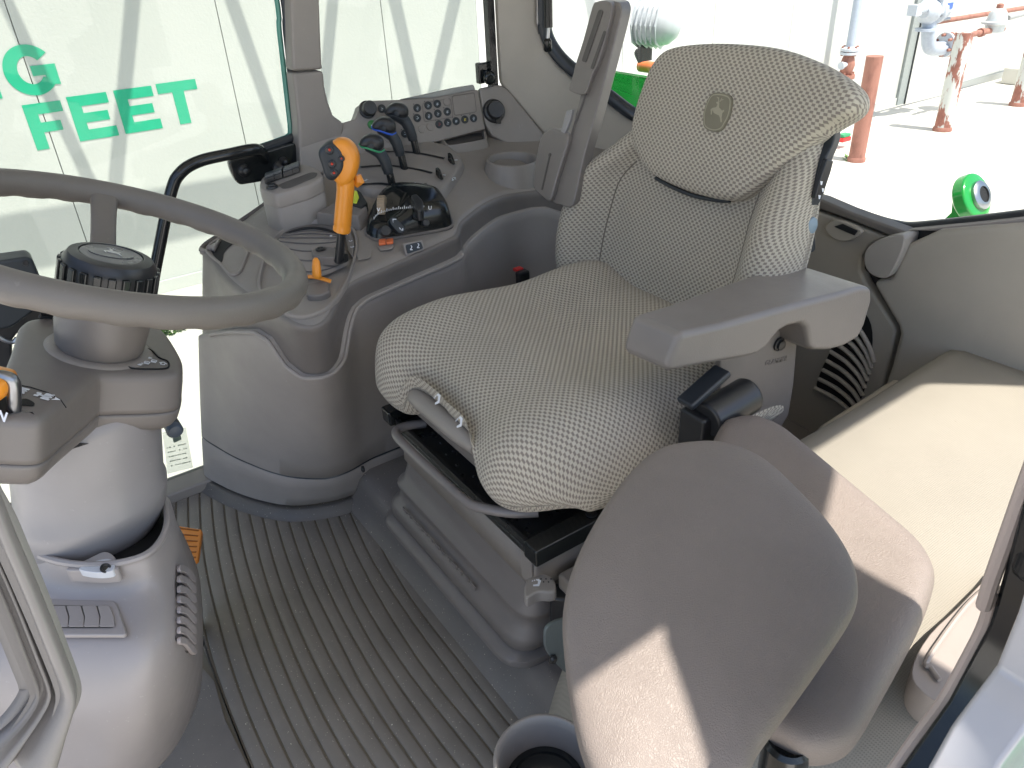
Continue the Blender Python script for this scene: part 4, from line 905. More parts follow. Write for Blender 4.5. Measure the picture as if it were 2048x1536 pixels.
# ================================================================ INSTRUCTOR SEAT
ins = thing('instructor_seat', 'grained brown vinyl folding passenger seat pads in the foreground', 'passenger seat', (.34, -.5, .46))
def pad(name, opx, p0, n, thick, prof, lab):
    n = V(n).normalized(); O = resample(cr([onp(x, y, p0, n) for x, y in opx], 5), 110, True)
    mb = MB(); pillow(mb, O, n, prof); return obj(name, mb, VINYL, ins, sub=1, label=lab)
p1_ = V((.36, -.46, .60)); n1 = (-.22, .20, .95)
PR = [(.90, -.060), (.965, -.052), (.995, -.036), (1.0, -.018), (.994, -.006), (.975, .003), (.93, .008), (.85, .012), (.7, .016), (.5, .019), (.3, .021), (.12, .022), (.02, .022)]
pad('folded_cushion', [(1126, 1290), (1124, 1215), (1142, 1135), (1185, 1045), (1250, 950), (1315, 893), (1390, 877), (1455, 880), (1530, 912), (1600, 975), (1665, 1045), (1706, 1110), (1721, 1160), (1716, 1215), (1670, 1290), (1600, 1390), (1520, 1500), (1470, 1580), (1240, 1620), (1170, 1520), (1140, 1400)], p1_, n1, .06, PR, 'large rounded pad nearest the driver seat')
p2_ = V((.30, -.64, .515)); n2 = (-.10, .12, .98)
PR2 = [(.92, -.062), (.97, -.052), (.995, -.036), (1.0, -.018), (.994, -.004), (.97, .006), (.92, .012), (.84, .014), (.7, .012), (.5, .010), (.3, .010), (.1, .010)]
pad('folded_backrest', [(1438, 852), (1465, 833), (1505, 828), (1555, 846), (1600, 880), (1690, 955), (1780, 1030), (1842, 1085), (1873, 1140), (1866, 1190), (1835, 1265), (1770, 1385), (1720, 1470), (1680, 1496), (1625, 1501), (1575, 1482), (1450, 1400), (1380, 1250), (1380, 1000)], p2_, n2, .06, PR2, 'lower pad with a sunlit corner behind the large pad')
mb = MB(); box(mb, (.36, -.55, .475), (.10, .10, .03)); obj('pad_hinge', mb, BLACK, ins, bevel=.01)
c = at(1562, 1545, 'z', .42); mb = MB(); lathe(mb, c, (0, 0, 1), [(.024, 0), (.024, .05), (.020, .055), (.014, .05)], 24); obj('seat_pivot', mb, BLKGL, ins)
# belt anchor beside the bellows
ba = thing('belt_buckle_stalk', 'black seat belt buckle on a dusty steel bracket beside the bellows', 'belt buckle', at(1120, 1290, 'z', .1))
c0_ = at(1120, 1215, 'z', .26); c1_ = at(1105, 1285, 'z', .14)
mb = MB(); box(mb, c0_, (.035, .03, .075), ((RT * .5 + UP * -.2).normalized().cross(V((0, 0, 1))).normalized(), V((0, 0, 1)).cross((RT * .5 + UP * -.2).normalized().cross(V((0, 0, 1))).normalized()), V((0, 0, 1)))); obj('buckle', mb, BLACK, ba, bevel=.006)
mb = MB(); slab(mb, cr([at(*p, 'x', .62) for p in ((1095, 1255), (1125, 1240), (1140, 1250), (1145, 1345), (1125, 1340), (1095, 1305), (1090, 1280))], 3), (.006, 0, 0)); obj('bracket', mb, plain('dusty_steel', (.12, .14, .14), .5, .3), ba, bevel=.002)
mb = MB(); lathe(mb, at(1104, 1318, 'x', .618), (-1, 0, 0), [(.008, 0), (.008, .003), (.005, .006)], 8); obj('bolt', mb, BLKMET, ba)
# cup holder at the bottom edge
cc_ = at(1088, 1520, 'z', .33)
cup = thing('cup_holder', 'round grey cup holder with black bottom at the bottom edge of the photo', 'cup holder', cc_ - V((0, 0, .1)))
mb = MB(); lathe(mb, cc_, (0, 0, 1), [(.048, -.10), (.056, -.05), (.062, 0), (.0615, .0035), (.059, .005), (.0565, .0035), (.054, -.01), (.050, -.055), (.047, -.07)], 56); mb.f = [f for f in mb.f if len(f) < 10]; obj('cup_wall', mb, GREY, cup, sharp=70)
mb = MB(); lathe(mb, cc_ + V((0, 0, -.050)), (0, 0, 1), [(.051, 0), (.0495, .004), (.042, .0045), (.041, .001)], 48); obj('rubber_bottom', mb, BLKGL, cup)
mb = MB(); slab(mb, [(cc_.x - .02, cc_.y - .03, .0), (cc_.x + .02, cc_.y - .03, .0), (cc_.x + .02, cc_.y + .02, 0), (cc_.x - .02, cc_.y + .02, 0)], (0, 0, .24)); obj('holder_stem', mb, GREY, cup, bevel=.005)
# ================================================================ SIDE CONSOLE
con = thing('side_console', 'grey plastic side console with levers and buttons right of the driver seat', 'console', (1.6, -.7, 0))
def dz(x, y):
    s = sstep(-.42, -.72, y); return .62 + (x - 1.36) * (.10 + .22 * s)
def DK(px, py, off=0.0):
    d = ray(px, py); z = .64
    for _ in range(25):
        p = CP + d * ((z - CP.z) / d.z); z = .5 * z + .5 * (dz(p.x, p.y) + off)
    return CP + d * ((z - CP.z) / d.z)
TOPP = [V((1.785, -.60)), V((1.78, -.50)), V((1.73, -.40)), (407, 493), (424, 522), (463, 567), (528, 612), (600, 652), (655, 640), (698, 572), (790, 528), (895, 481), (917, 468), (930, 440), (990, 398), (1063, 383), (1150, 380), (1300, 400)]
BOT = [(1.825, -.72), (1.83, -.50), (1.82, -.30), (1.80, -.212), (1.70, -.235), (1.60, -.285), (1.525, -.345), (1.485, -.42), (1.475, -.47), (1.47, -.53), (1.465, -.62), (1.46, -.74), (1.465, -.80), (1.50, -.86), (1.53, -.95), (1.53, -1.05), (1.53, -1.15), (1.53, -1.4)]
top3 = []
for p in TOPP:
    if isinstance(p, V): top3.append(V((p.x, p.y, dz(p.x, p.y))))
    else: top3.append(DK(*p))
bot3 = [V((a, b, .03)) for a, b in BOT]
NS = 8
TC, BC = cr(top3, NS, False), cr(bot3, NS, False)
def tub(i, z, off=0.0):
    a, b = BC[i], TC[i]; t = (z - .03) / (b.z - .03); t1 = t + .10 * t * (1 - t) * (1 if i < 12 * NS else 0)
    # bulge outward a little at mid height
    p = a.lerp(b, t); p = V((p.x + (b.x - a.x) * (t1 - t) * -1.2, p.y + (b.y - a.y) * (t1 - t) * -1.2, z))
    if off:
        j, k = max(i - 1, 0), min(i + 1, len(BC) - 1); t_ = (TC[k] - TC[j]) * t + (BC[k] - BC[j]) * (1 - t)
        n = V((-t_.y, t_.x, 0)).normalized()
        if n.dot(CP - p) < 0 and i > 2 * NS: n = -n
        p += n * off
    return p
NC = len(TC)
rows = []
for f_ in (0, .1, .25, .4, .55, .7, .8, .9, .97): rows.append([tub(i, .03 + f_ * (TC[i].z - .03)) for i in range(NC)])
rows.append([tub(i, TC[i].z - .006) for i in range(NC)]); rows.append([tub(i, TC[i].z - .0015, -.003) for i in range(NC)])
rows.append([tub(i, TC[i].z, -.008) for i in range(NC)])
mb = MB(); grid(mb, rows); obj('console_body', mb, DGREY, con, sharp=60)
# deck surface: from the near edge ring across to the glass side
near = [tub(i, TC[i].z, -.0075) for i in range(3 * NS, NC)]
rows = []
K = len(near)
farc = resample(cr([V((1.62, -.33, 0)), V((1.70, -.385, 0)), V((1.765, -.47, 0)), V((1.785, -.60, 0)), V((1.79, -.8, 0)), V((1.79, -1.1, 0)), V((1.76, -1.3, 0)), V((1.6, -1.45, 0))], 8, False), K)
# parametrise so that rows run roughly across
nr = resample(near, K)
for q in range(15):
    t = q / 14; r_ = []
    for a, b in zip(nr, farc):
        x, y = a.x + (b.x - a.x) * t, a.y + (b.y - a.y) * t; r_.append(V((x, y, a.z + (dz(b.x, b.y) - a.z) * t if False else dz(x, y) + (a.z - dz(a.x, a.y)) * (1 - t))))
    rows.append(r_)
mb = MB(); grid(mb, rows); obj('console_deck', mb, GREY, con, solid=.01, sharp=70)
# light side panel with U shaped cut-out, and kick panel below the seam
def lerpk(tab, k):
    for (a, va), (b, vb) in zip(tab, tab[1:]):
        if k <= b: return va + (vb - va) * max(0, (k - a) / (b - a))
    return tab[-1][1]
ZT = [(2, .40), (3, .435), (4, .475), (5, .525), (5.75, .555), (6.15, .55), (6.5, .50), (6.9, .478), (7.8, .478), (8.3, .49), (8.65, .535), (8.95, .565), (9.3, .575), (12.2, .592), (12.6, .588), (13, .595), (14, .615), (15, .62), (15.4, .615), (16, .585), (17, .585)]
def zt(i): return lerpk(ZT, i / NS)
i0 = 2 * NS; KR = range(i0, NC)
ks = []; q_ = float(i0)
def panel(name, zlo, zhi, mat, off, fr):
    rows = [[tub(i, zlo(i), -.004) for i in KR], [tub(i, zlo(i), off * .6) for i in KR], [tub(i, zlo(i) + .002, off) for i in KR]]
    for f_ in fr: rows.append([tub(i, zlo(i) + .002 + f_ * (zhi(i) - zlo(i) - .006), off) for i in KR])
    rows += [[tub(i, zhi(i) - .001, off * .7) for i in KR], [tub(i, zhi(i), -.004) for i in KR]]
    mb = MB(); grid(mb, rows); return obj(name, mb, mat, con, sharp=55)
seam = lambda i: lerpk([(2, .155), (3, .155), (5, .145), (7, .125), (9, .128), (17, .13)], i / NS)
panel('side_panel', lambda i: seam(i) + .003, zt, PANEL, .010, (.15, .3, .5, .7, .85, .95, 1))
panel('kick_panel', lambda i: .03, seam, PANEL, .010, (.3, .6, 1))
mb = MB(); tube(mb, [tub(i, seam(i) + .001, .007) for i in KR][::2], .003, 6); obj('panel_joint', mb, RUBBER, con)
mb = MB()
tube(mb, [tub(i, zt(i) - .004, .0115) for i in range(4 * NS, 12 * NS)], .0045, 8); obj('panel_lip', mb, PANEL, con)
# skirt of the mat round the console foot
rows = [[tub(i, .03, o_) for i in KR] for o_ in (0, .008, .018, .026, .036)]
for r_, z_ in zip(rows, (.022, .024, .022, .010, .003)):
    for p in r_: p.z = z_
mb = MB(); grid(mb, rows); obj('mat_skirt', mb, mk_mat('dark_mat_edge', (.11, .102, .095), (.2, .18, .15), .42, thr=(.7, .85)), con, sharp=70)
# front pocket
mb = MB(); slab(mb, cr([DK(*p, .001) for p in ((422, 502), (428, 491), (456, 473), (472, 470), (480, 476), (458, 494), (448, 506), (445, 521), (438, 523))], 3), (0, 0, .0008)); obj('pocket', mb, MT['dark_recess'], con, smooth=False)
mb = MB(); tube(mb, cr([DK(*p, .002) for p in ((414, 500), (424, 486), (456, 467), (476, 465), (497, 470), (505, 480), (497, 500), (490, 520), (478, 545), (462, 548), (444, 530), (420, 510))], 4) + [DK(414, 500, .002)], .003, 8); obj('pocket_rim', mb, GREY, con)
# shift quadrant
c_ = DK(628, 508)
ring_px = [(517, 560), (533, 505), (554, 471), (589, 449), (636, 441), (691, 446), (711, 464), (717, 494), (708, 535), (690, 580), (655, 622), (600, 640), (548, 618), (520, 590)]
R0 = resample(cr([DK(*p) for p in ring_px], 5), 90, True); cen = sum(R0, V()) / 90
mb = MB(); pr_ = [(1, -.004), (1, .004), (.985, .0065), (.95, .0065), (.935, .003), (.92, -.0)]
grid(mb, [[cen + (p - cen) * s_ + V((0, 0, h_)) for p in R0] for s_, h_ in pr_], closed_u=True); obj('quadrant_rim', mb, GREY, con)
band = cr([DK(*p, .004) for p in ((548, 497), (562, 478), (588, 461), (636, 454), (676, 459), (694, 474))], 5, False)
mb = MB(); tube(mb, band, .0075, 8, sq=.6); obj('quadrant_band', mb, plastic('band_grey', (.12, .11, .105), .5), con)
# ribbed dome
mb = MB(); rows = []
for i in range(15):
    t = i / 14; r_ = []
    for j in range(12):
        s_ = j / 11
        a, b = DK(572 + 106 * s_, 473 - 12 * math.sin(s_ * 3.14)), DK(548 + 150 * s_, 535 + 26 * math.sin(s_ * 3.14))
        p = a.lerp(b, t); p.z += .004 + .020 * math.sin(t * 3.0) - (.0022 if i % 2 else 0); r_.append(p)
    rows.append(r_)
grid(mb, rows); qd = obj('quadrant_dome', mb, GREY, con, sharp=70)
for i in (1, 3, 5, 7, 9, 11, 13):
    mb = MB(); tube(mb, [p + V((0, 0, .0016)) for p in rows[i]], .0013, 6); obj('dome_groove', mb, MT['band_grey'], qd)
mb = MB(); tube(mb, [p + V((0, 0, .001)) for p in rows[0]], .004, 8); obj('dome_edge', mb, PIT, qd)
up_ = V((0, 0, 1))
mb = MB(); slab(mb, roundpoly([DK(*p, .034) for p in ((622, 500), (640, 491), (668, 494), (675, 500), (673, 514), (645, 514), (624, 510))], .006), (0, 0, -.02)); obj('quadrant_block', mb, DGREY, con, bevel=.003)
mb = MB(); lathe(mb, DK(641, 499, .034), (0, 0, 1), [(.010, 0), (.010, .002), (.007, .0035), (.004, .001)], 20); obj('quadrant_button', mb, BLACK, con)
mb = MB(); slab(mb, roundpoly([DK(*p, .027) for p in ((655, 510), (680, 508), (696, 508), (697, 522), (690, 526), (664, 520))], .006), (0, 0, .001)); obj('lever_slot', mb, PIT, con, smooth=False)
mb = MB(); slab(mb, roundpoly([DK(*p, .004) for p in ((689, 466), (700, 465), (710, 490), (706, 520), (697, 505))], .006), (0, 0, .006)); obj('gate_plate', mb, DGREY, con, bevel=.002)
for ch, q in (('F', (696, 468)), ('0', (701, 481)), ('B', (704, 493))):
    text('gate_letter', ch, DK(*q, .0106), (-.25, -1, 0), (1, -.25, 0), .017, WHITE, con)
mb = MB()
for q in ((662, 472), (660, 482)): lathe(mb, DK(*q, .021), (-.2, 0, 1), [(.0028, 0), (.0028, .001)], 12)
obj('gate_dot', mb, WHITE, con)
mb = MB(); slab(mb, roundpoly([DK(*p, .012) for p in ((612, 566), (656, 560), (660, 582), (640, 590), (612, 590))], .01), (0, 0, -.02)); obj('trim_knob_base', mb, DGREY, con, bevel=.004)
tk = MB(); tube(tk, cr([DK(612, 553, .016), DK(635, 555, .018), DK(662, 563, .010)], 5, False), .006, 8, sq=.5); tko = obj('trim_slider', tk, ORANGE, con)
kc = DK(634, 556, .02); mb = MB(); lathe(mb, kc, (.05, -.15, 1), [(.010, 0), (.013, .006), (.0125, .02), (.010, .034), (.005, .039), (.001, .04)], 20, sx=.62); obj('slider_knob', mb, ORANGE, tko)
mb = MB(); slab(mb, roundpoly([DK(*p, .0015) for p in ((712, 503), (745, 500), (742, 516), (716, 522))], .005), (0, 0, .0015)); obj('blank_plate', mb, GREY, con, bevel=.001)

# levers ---------------------------------------------------------
def LP(px, py, B, d=0.0):
    n = V((-RT.y, RT.x, 0)).normalized(); n = n if n.dot(CP - B) > 0 else -n
    return onp(px, py, B + n * d, n)
TOCAM = V((-RT.y, RT.x, 0)).normalized(); TOCAM = TOCAM if TOCAM.dot(FW) < 0 else -TOCAM
# orange shift lever
B = DK(680, 520, .025)
sh_ = obj('shift_lever', tube(MB(), [LP(678, 523, B), LP(681, 490, B), LP(683, 455, B)], [.0135, .0125, .012], 12, sq=.7), BLACK, con, label='tall orange shift lever with red buttons')
mb = MB(); tube(mb, [LP(683, 462, B), LP(684, 456, B), LP(684.5, 452, B), LP(685, 448, B), LP(688, 410, B), LP(691, 380, B), LP(691, 362, B), LP(690, 345, B)], [.0165, .0175, .0160, .0170, .0165, .0165, .017, .014], 20); obj('lever_stem', mb, ORANGE, sh_)
ho = cr([LP(*p, B) for p in ((664, 282), (676, 276), (692, 277), (706, 287), (716, 304), (719, 326), (713, 349), (702, 366), (688, 374), (678, 366), (668, 357), (655, 350), (648, 325), (642, 302), (648, 288))], 4)
mb = MB(); pillow(mb, ho, TOCAM, [(.3, -.032), (.6, -.030), (.85, -.024), (.97, -.012), (1.0, .0), (.97, .010), (.9, .016), (.7, .019), (.3, .020)]); obj('lever_head', mb, ORANGE, sh_, sharp=0)
mb = MB(); tube(mb, [LP(716, 350, B, -.01), LP(719, 362, B, -.01), LP(712, 372, B, -.01)], [.006, .010, .005], 10); obj('rear_trigger', mb, ORANGE, sh_)
fo = cr([LP(*p, B, .0) for p in ((640, 303), (645, 290), (660, 281), (672, 283), (686, 295), (692, 312), (692, 330), (684, 346), (670, 357), (656, 351), (648, 328))], 4)
mb = MB(); pillow(mb, fo, TOCAM, [(.98, -.012), (1.0, .008), (.97, .017), (.90, .0215), (.6, .0225), (.2, .0225)]); fp = obj('button_plate', mb, BUTTON, sh_, sharp=0)
for q, r1, r2 in (((659, 300), .0085, 1.0), ((683, 317), .006, 1.0), ((664, 328), .0080, .75), ((668, 346), .0080, .7)):
    c = LP(*q, B, .0222); mb = MB(); lathe(mb, c, TOCAM, [(r1, 0), (r1 * .95, .002), (r1 * .7, .003), (r1 * .3, .0022)], 20); bt_ = obj('thumb_button', mb, BLACK, fp)
    mb = MB(); lathe(mb, LP(*q, B, .0252), TOCAM, [(r1 * .33, -.001), (r1 * .25, .0012)], 10); obj('red_dot', mb, REDD, bt_)
def ringz(p, h): return V((p.x, p.y, dz(p.x, p.y) + h))
# raised lever plate with slots
OPL = [(712, 378), (706, 352), (716, 326), (750, 299), (781, 290), (826, 291), (870, 298), (902, 308), (924, 326), (926, 343), (905, 375), (884, 402), (850, 400), (790, 396), (740, 395)]
PL = resample(cr([DK(*p) for p in OPL], 4), 80, True); cpl = sum(PL, V()) / 80
mb = MB(); grid(mb, [[ringz(cpl + (p - cpl) * s_, h_) for p in PL] for s_, h_ in ((1.01, -.003), (1.0, .004), (.975, .016), (.955, .019), (.9, .020), (.5, .021), (.1, .021))], closed_u=True, caps=True); lp_ = obj('lever_plate', mb, GREY, con, sharp=40)
def slot(pts, w, name='slot'):
    P = cr([DK(*p, .0215) for p in pts], 4, False); a = []; b = []
    for i, p in enumerate(P):
        t_ = (P[min(i + 1, len(P) - 1)] - P[max(i - 1, 0)]).normalized(); n_ = V((-t_.y, t_.x, 0)) * w; a.append(p + n_ + V((0, 0, .0008))); b.append(p - n_ + V((0, 0, .0008)))
    mb = MB(); grid(mb, [a, b]); return obj(name, mb, PIT, lp_, smooth=False, solid=.0006)
slot([(712, 370), (763, 367), (805, 376), (837, 385)], .0055)
slot([(721, 334), (774, 331), (826, 337), (864, 346)], .0055)
slot([(760, 304), (805, 303), (847, 308), (889, 317)], .0055)
def control_lever(base, o, s, ringmat, lab):
    B = DK(*base, .02); L = lambda x, y, d=0: LP(base[0] + (x - 786) * s, base[1] + (y - 374) * s, B, d)
    lv = obj('control_lever', tube(MB(), [L(786, 376), L(780, 350), L(776, 338)], [.0085, .0085, .0085], 12), BLKGL, con, label=lab)
    mb = MB(); tube(mb, [L(777, 347), L(776, 340), L(775, 338), L(770, 322), L(762, 308), L(752, 298), L(744, 290), L(741, 286)], [.0105, .0115, .0120, .0125, .0130, .0155, .0195, .0185], 18); obj('lever_grip', mb, BUTTON, lv)
    hd_ = cr([L(*p) for p in ((719, 287), (721, 279), (729, 271), (740, 267), (753, 269), (764, 276), (768, 284), (767, 297), (757, 300), (745, 296), (732, 293), (722, 291))], 4)
    mb = MB(); pillow(mb, hd_, TOCAM, [(.2, -.0175), (.7, -.017), (.92, -.011), (1, .0), (.92, .011), (.7, .017), (.2, .0175)]); obj('lever_knob', mb, BLACK, lv, sharp=0)
    rp = cr([L(*p) for p in ((719, 288, .004), (724, 294, .012), (736, 297, .018), (750, 302, .018), (760, 304, .012), (768, 300, .002), (760, 296, -.014), (740, 290, -.018), (724, 286, -.010))], 4); rp.append(rp[0])
    mb = MB(); tube(mb, rp, .0022, 8); obj('knob_ring', mb, ringmat, lv)
control_lever((786, 374), 0, 1.0, GREENR, 'black control lever with a green ring under its knob')
control_lever((809, 337), 0, .97, BLUER, 'black control lever with a blue ring under its knob')
control_lever((834, 306), 0, .95, BUTTON, 'black control lever with an all black knob')
for q, lab in (((853, 390), 'I'), ((877, 358), 'II'), ((901, 328), 'III')):
    p = DK(*q, .021); mb = MB(); slab(mb, [p + V((a, b, c)) for a, b, c in ((-.012, 0, 0), (.020, -.004, 0), (.018, -.004, .022), (.004, -.002, .020))], V((.0, -.0075, 0))); obj('stop_paddle', mb, BLKGL, lp_, bevel=.0015)
    text('stop_numeral', lab, DK(q[0] + 11, q[1] - 8, .0222), (.1, -1, 0), (1, .1, 0), .011, WHITE, lp_, bold=.0004)
def icon_cyl(q, d_, s=.012):
    c = DK(*q, .0222); u = V((.15, -1, 0)).normalized(); v = V((1, .15, 0)).normalized(); mb = MB()
    def seg(a, b, w): 
        a, b = c + u * a[0] * s + v * a[1] * s, c + u * b[0] * s + v * b[1] * s; t_ = (b - a).normalized(); n_ = V((-t_.y, t_.x, 0)) * w * s; slab(mb, [a + n_, b + n_, b - n_, a - n_], (0, 0, .0006))
    seg((-1, .0), (0, .0), .09); seg((-1, .35), (0, .35), .09); seg((-1, 0), (-1, .35), .09); seg((0, 0), (0, .35), .09); seg((0, .18), (.5, .18), .08)
    if d_ > 0: seg((.2, .5), (.9, .9), .08); seg((.9, .9), (.55, 1.0), .08); seg((.9, .9), (.7, .6), .08)
    else: seg((.2, .9), (.9, .5), .08); seg((.9, .5), (.6, .4), .08); seg((.9, .5), (.8, .8), .08)
    obj('lever_icon', mb, WHITE, lp_, smooth=False)
icon_cyl((733, 361), 1); icon_cyl((827, 368), -1)
c = DK(906, 361, .012); mb = MB()
for k in range(7): box(mb, c + V((random.uniform(-.008, .008), random.uniform(-.009, .009), .004 + random.uniform(-.002, .002))), (.006, .0016, .0012))
obj('valve_lock_icon', mb, WHITE, lp_, smooth=False)
# hand throttle / transmission pod
OB = resample(cr([DK(*p) for p in ((733, 466), (740, 475), (757, 480), (800, 475), (880, 461), (900, 455), (904, 447), (897, 428), (880, 410), (840, 402), (790, 402), (757, 416), (740, 440))], 5), 90, True); cb = sum(OB, V()) / 90
def domez(p): return .030 + .026 * sstep(.09, -.03, (p - cb).y) if False else .030 + .024 * (1 - sstep(-.02, .10, (p - cb).y))
rows = []
for s_, h_ in ((1.03, -.002), (1.0, .004), (.99, .3), (.955, .62), (.88, .86), (.74, .97), (.5, 1.0), (.2, 1.02)):
    rows.append([cb + (p - cb) * s_ + V((0, 0, h_ if h_ < .01 else h_ * domez(p))) for p in OB])
mb = MB(); grid(mb, rows, closed_u=True, caps=True); tp_ = obj('throttle_pod', mb, BLKGL, con, sharp=0, label='glossy black throttle pod with scale marks')
mb = MB(); tube(mb, [p + V((0, 0, .001)) for p in OB] + [OB[0] + V((0, 0, .001))], .0035, 8); obj('pod_bezel', mb, DGREY, con)
fn = (V((-.85, .1, .5))).normalized()
def PP(px, py, off=0): return onp(px, py, cb + V((-.056, 0, .034)) + fn * off, fn)
mb = MB(); slab(mb, roundpoly([PP(*p) for p in ((778, 436), (790, 433), (812, 456), (808, 466), (797, 466), (781, 448))], .012), fn * -.02); sw_ = obj('pod_rocker', mb, BUTTON, tp_, bevel=.002)
for q, aa in (((789, 442), 0), ((802, 458), 1)):
    c = PP(*q, .0008); u = RT; v = UP; mb = MB(); s = .0055
    L_pts = [[(-.8, -.8), (-.5, -.8), (-.5, .8), (-.8, .8)], [(-.8, .8), (.7, .8), (.7, .5), (-.5, .5)]] if aa == 0 else [[(-.9, .6), (-.6, .6), (-.6, -.6), (-.9, -.6)], [(-.9, .6), (-.6, .6), (.5, -.6), (.2, -.6)], [(.5, -.6), (.8, -.6), (.8, .3), (.5, .3)]]
    for L_q in L_pts: slab(mb, [c + u * a * s + v * b * s for a, b in L_q], fn * .0006)
    obj('rocker_mark', mb, WHITE, sw_, smooth=False)
for q, r_ in (((770, 463), .012), ((835, 432), .0105), ((850, 447), .0085)):
    mb = MB(); lathe(mb, PP(*q, -.004), fn, [(r_, 0), (r_, .006), (r_ * .8, .0085), (r_ * .2, .0085)], 24); obj('pod_button', mb, BLACK, tp_)
mb = MB(); slab(mb, roundpoly([DK(*p, .075) for p in ((820, 390), (833, 386), (846, 400), (845, 420), (834, 421), (828, 405))], .006), (0, 0, -.025)); obj('throttle_tab', mb, BLACK, tp_, bevel=.004)
mb = MB(); lathe(mb, DK(764, 412, .036), RT, [(.020, -.008), (.021, -.006), (.021, .006), (.020, .008)], 40); gw = obj('thumbwheel', mb, COPPER, tp_)
mb = MB()
for k in range(22): a = 2 * math.pi * k / 22; a_, b_, n_ = basis(RT); box(mb, DK(764, 412, .036) + (a_ * math.cos(a) + b_ * math.sin(a)) * .0215, (.002, .002, .014), (a_, b_, n_))
obj('wheel_knurl', mb, COPPER, gw)
sc = MB(); pth = cr([DK(*p, .051 + q) for p, q in (((748, 440), .0), ((760, 428), .004), ((790, 420), .008), ((820, 417), .009), ((850, 415), .008))], 8, False)
for i, p in enumerate(pth[:-1]):
    t_ = (pth[i + 1] - p).normalized(); n_ = t_.cross(V((0, 0, 1))).normalized(); h_ = .0035 if i % 3 else .006
    slab(sc, [p + UP * .002 + TOCAM * .004, p + t_ * .0012 + UP * .002 + TOCAM * .004, p + t_ * .0012 + UP * (.002 + h_) + TOCAM * .004, p + UP * (.002 + h_) + TOCAM * .004], TOCAM * .0006)
obj('scale_marks', sc, WHITE, tp_, smooth=False)
for q, ch in (((860, 416), 'U'), ((757, 402 + 18), 'V')): text('pod_mark', ch, DK(*q, .056), RT, UP, .011, WHITE, tp_, bold=.0003)
# switches in front of the pod
mb = MB(); slab(mb, roundpoly([DK(*p, .002) for p in ((756, 484), (786, 479), (789, 490), (786, 499), (760, 503), (755, 494))], .006), (0, 0, .003)); so_ = obj('rocker_bezel', mb, GREY, con, bevel=.0015)
for q0, q1 in (((758, 482), (772, 490)), ((773, 481), (787, 488))):
    mb = MB(); slab(mb, roundpoly([DK(q0[0], q0[1] + 1, .007), DK(q1[0], q0[1] - 1, .007), DK(q1[0], q1[1], .007), DK(q0[0], q1[1] + 2, .007)], .003), (0, 0, .005)); obj('orange_rocker', mb, plain('red_orange_switch', (.72, .17, .06), .4) if 'red_orange_switch' not in MT else MT['red_orange_switch'], so_, bevel=.001)
f2 = V((-.93, .05, .36)).normalized(); c0s = DK(832, 503)
def F2(px, py, off=0): return onp(px, py, c0s + f2 * (off + .004), f2)
mb = MB(); slab(mb, roundpoly([F2(*p) for p in ((806, 487), (845, 479), (851, 499), (812, 513))], .005), f2 * -.012); sb_ = obj('switch_bezel', mb, GREY, con, bevel=.002)
mb = MB(); slab(mb, roundpoly([F2(*p, .002) for p in ((811, 490), (842, 483), (847, 497), (815, 508))], .004), f2 * -.004); s2_ = obj('twin_switch', mb, BUTTON, sb_, bevel=.001)
for q in ((822, 496), (836, 492)): text('switch_icon', '2', F2(*q, .0024), RT, UP, .014, WHITE, s2_, bold=.0002)
# switch box at the front right
ob = [(519, 366), (526, 352), (600, 327), (622, 331), (643, 345), (645, 354), (616, 370), (552, 389), (540, 386), (521, 377)]
zb_ = .085
TB = [DK(*p, zb_) for p in ob]; cB = sum(TB, V()) / len(TB)
mb = MB(); grid(mb, [roundpoly([cB + (p - cB) * s_ + V((0, 0, h_)) for p in TB], .012, 3) for s_, h_ in ((1.0, -.10), (1.0, -.036), (.975, -.034), (.975, -.031), (1.02, -.029), (1.03, -.01), (1.0, -.002), (.96, 0))], closed_u=True, caps=True)
bxo = obj('switch_box', mb, GREY, con, sharp=45)
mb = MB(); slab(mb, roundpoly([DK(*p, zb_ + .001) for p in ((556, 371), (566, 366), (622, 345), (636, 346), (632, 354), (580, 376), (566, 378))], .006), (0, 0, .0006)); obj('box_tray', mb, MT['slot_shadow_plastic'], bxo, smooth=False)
for q in ((540, 356), (556, 350), (577, 343), (590, 338)):
    u = (DK(600, 333, zb_) - DK(530, 357, zb_)).normalized(); v = V((-u.y, u.x, 0)); c = DK(*q, zb_ + .005)
    mb = MB(); box(mb, c, (.023, .034, .012), (u, v, V((0, 0, 1)))); k_ = obj('switch_base', mb, BLACK, bxo, bevel=.002)
    mb = MB(); box(mb, c + V((-.003, 0, .009)), (.021, .026, .006), (u, v, V((0, .12, 1)).normalized())); obj('switch_key', mb, plastic('switch_key_grey', (.07, .08, .085), .35, gs=0) if 'switch_key_grey' not in MT else MT['switch_key_grey'], k_, bevel=.0015)
mb = MB(); lathe(mb, DK(544, 375, zb_ + .001), (0, 0, 1), [(.0135, 0), (.0125, .004), (.009, .005), (.0085, .0075), (.002, .008)], 24); obj('round_button', mb, BLACK, bxo)
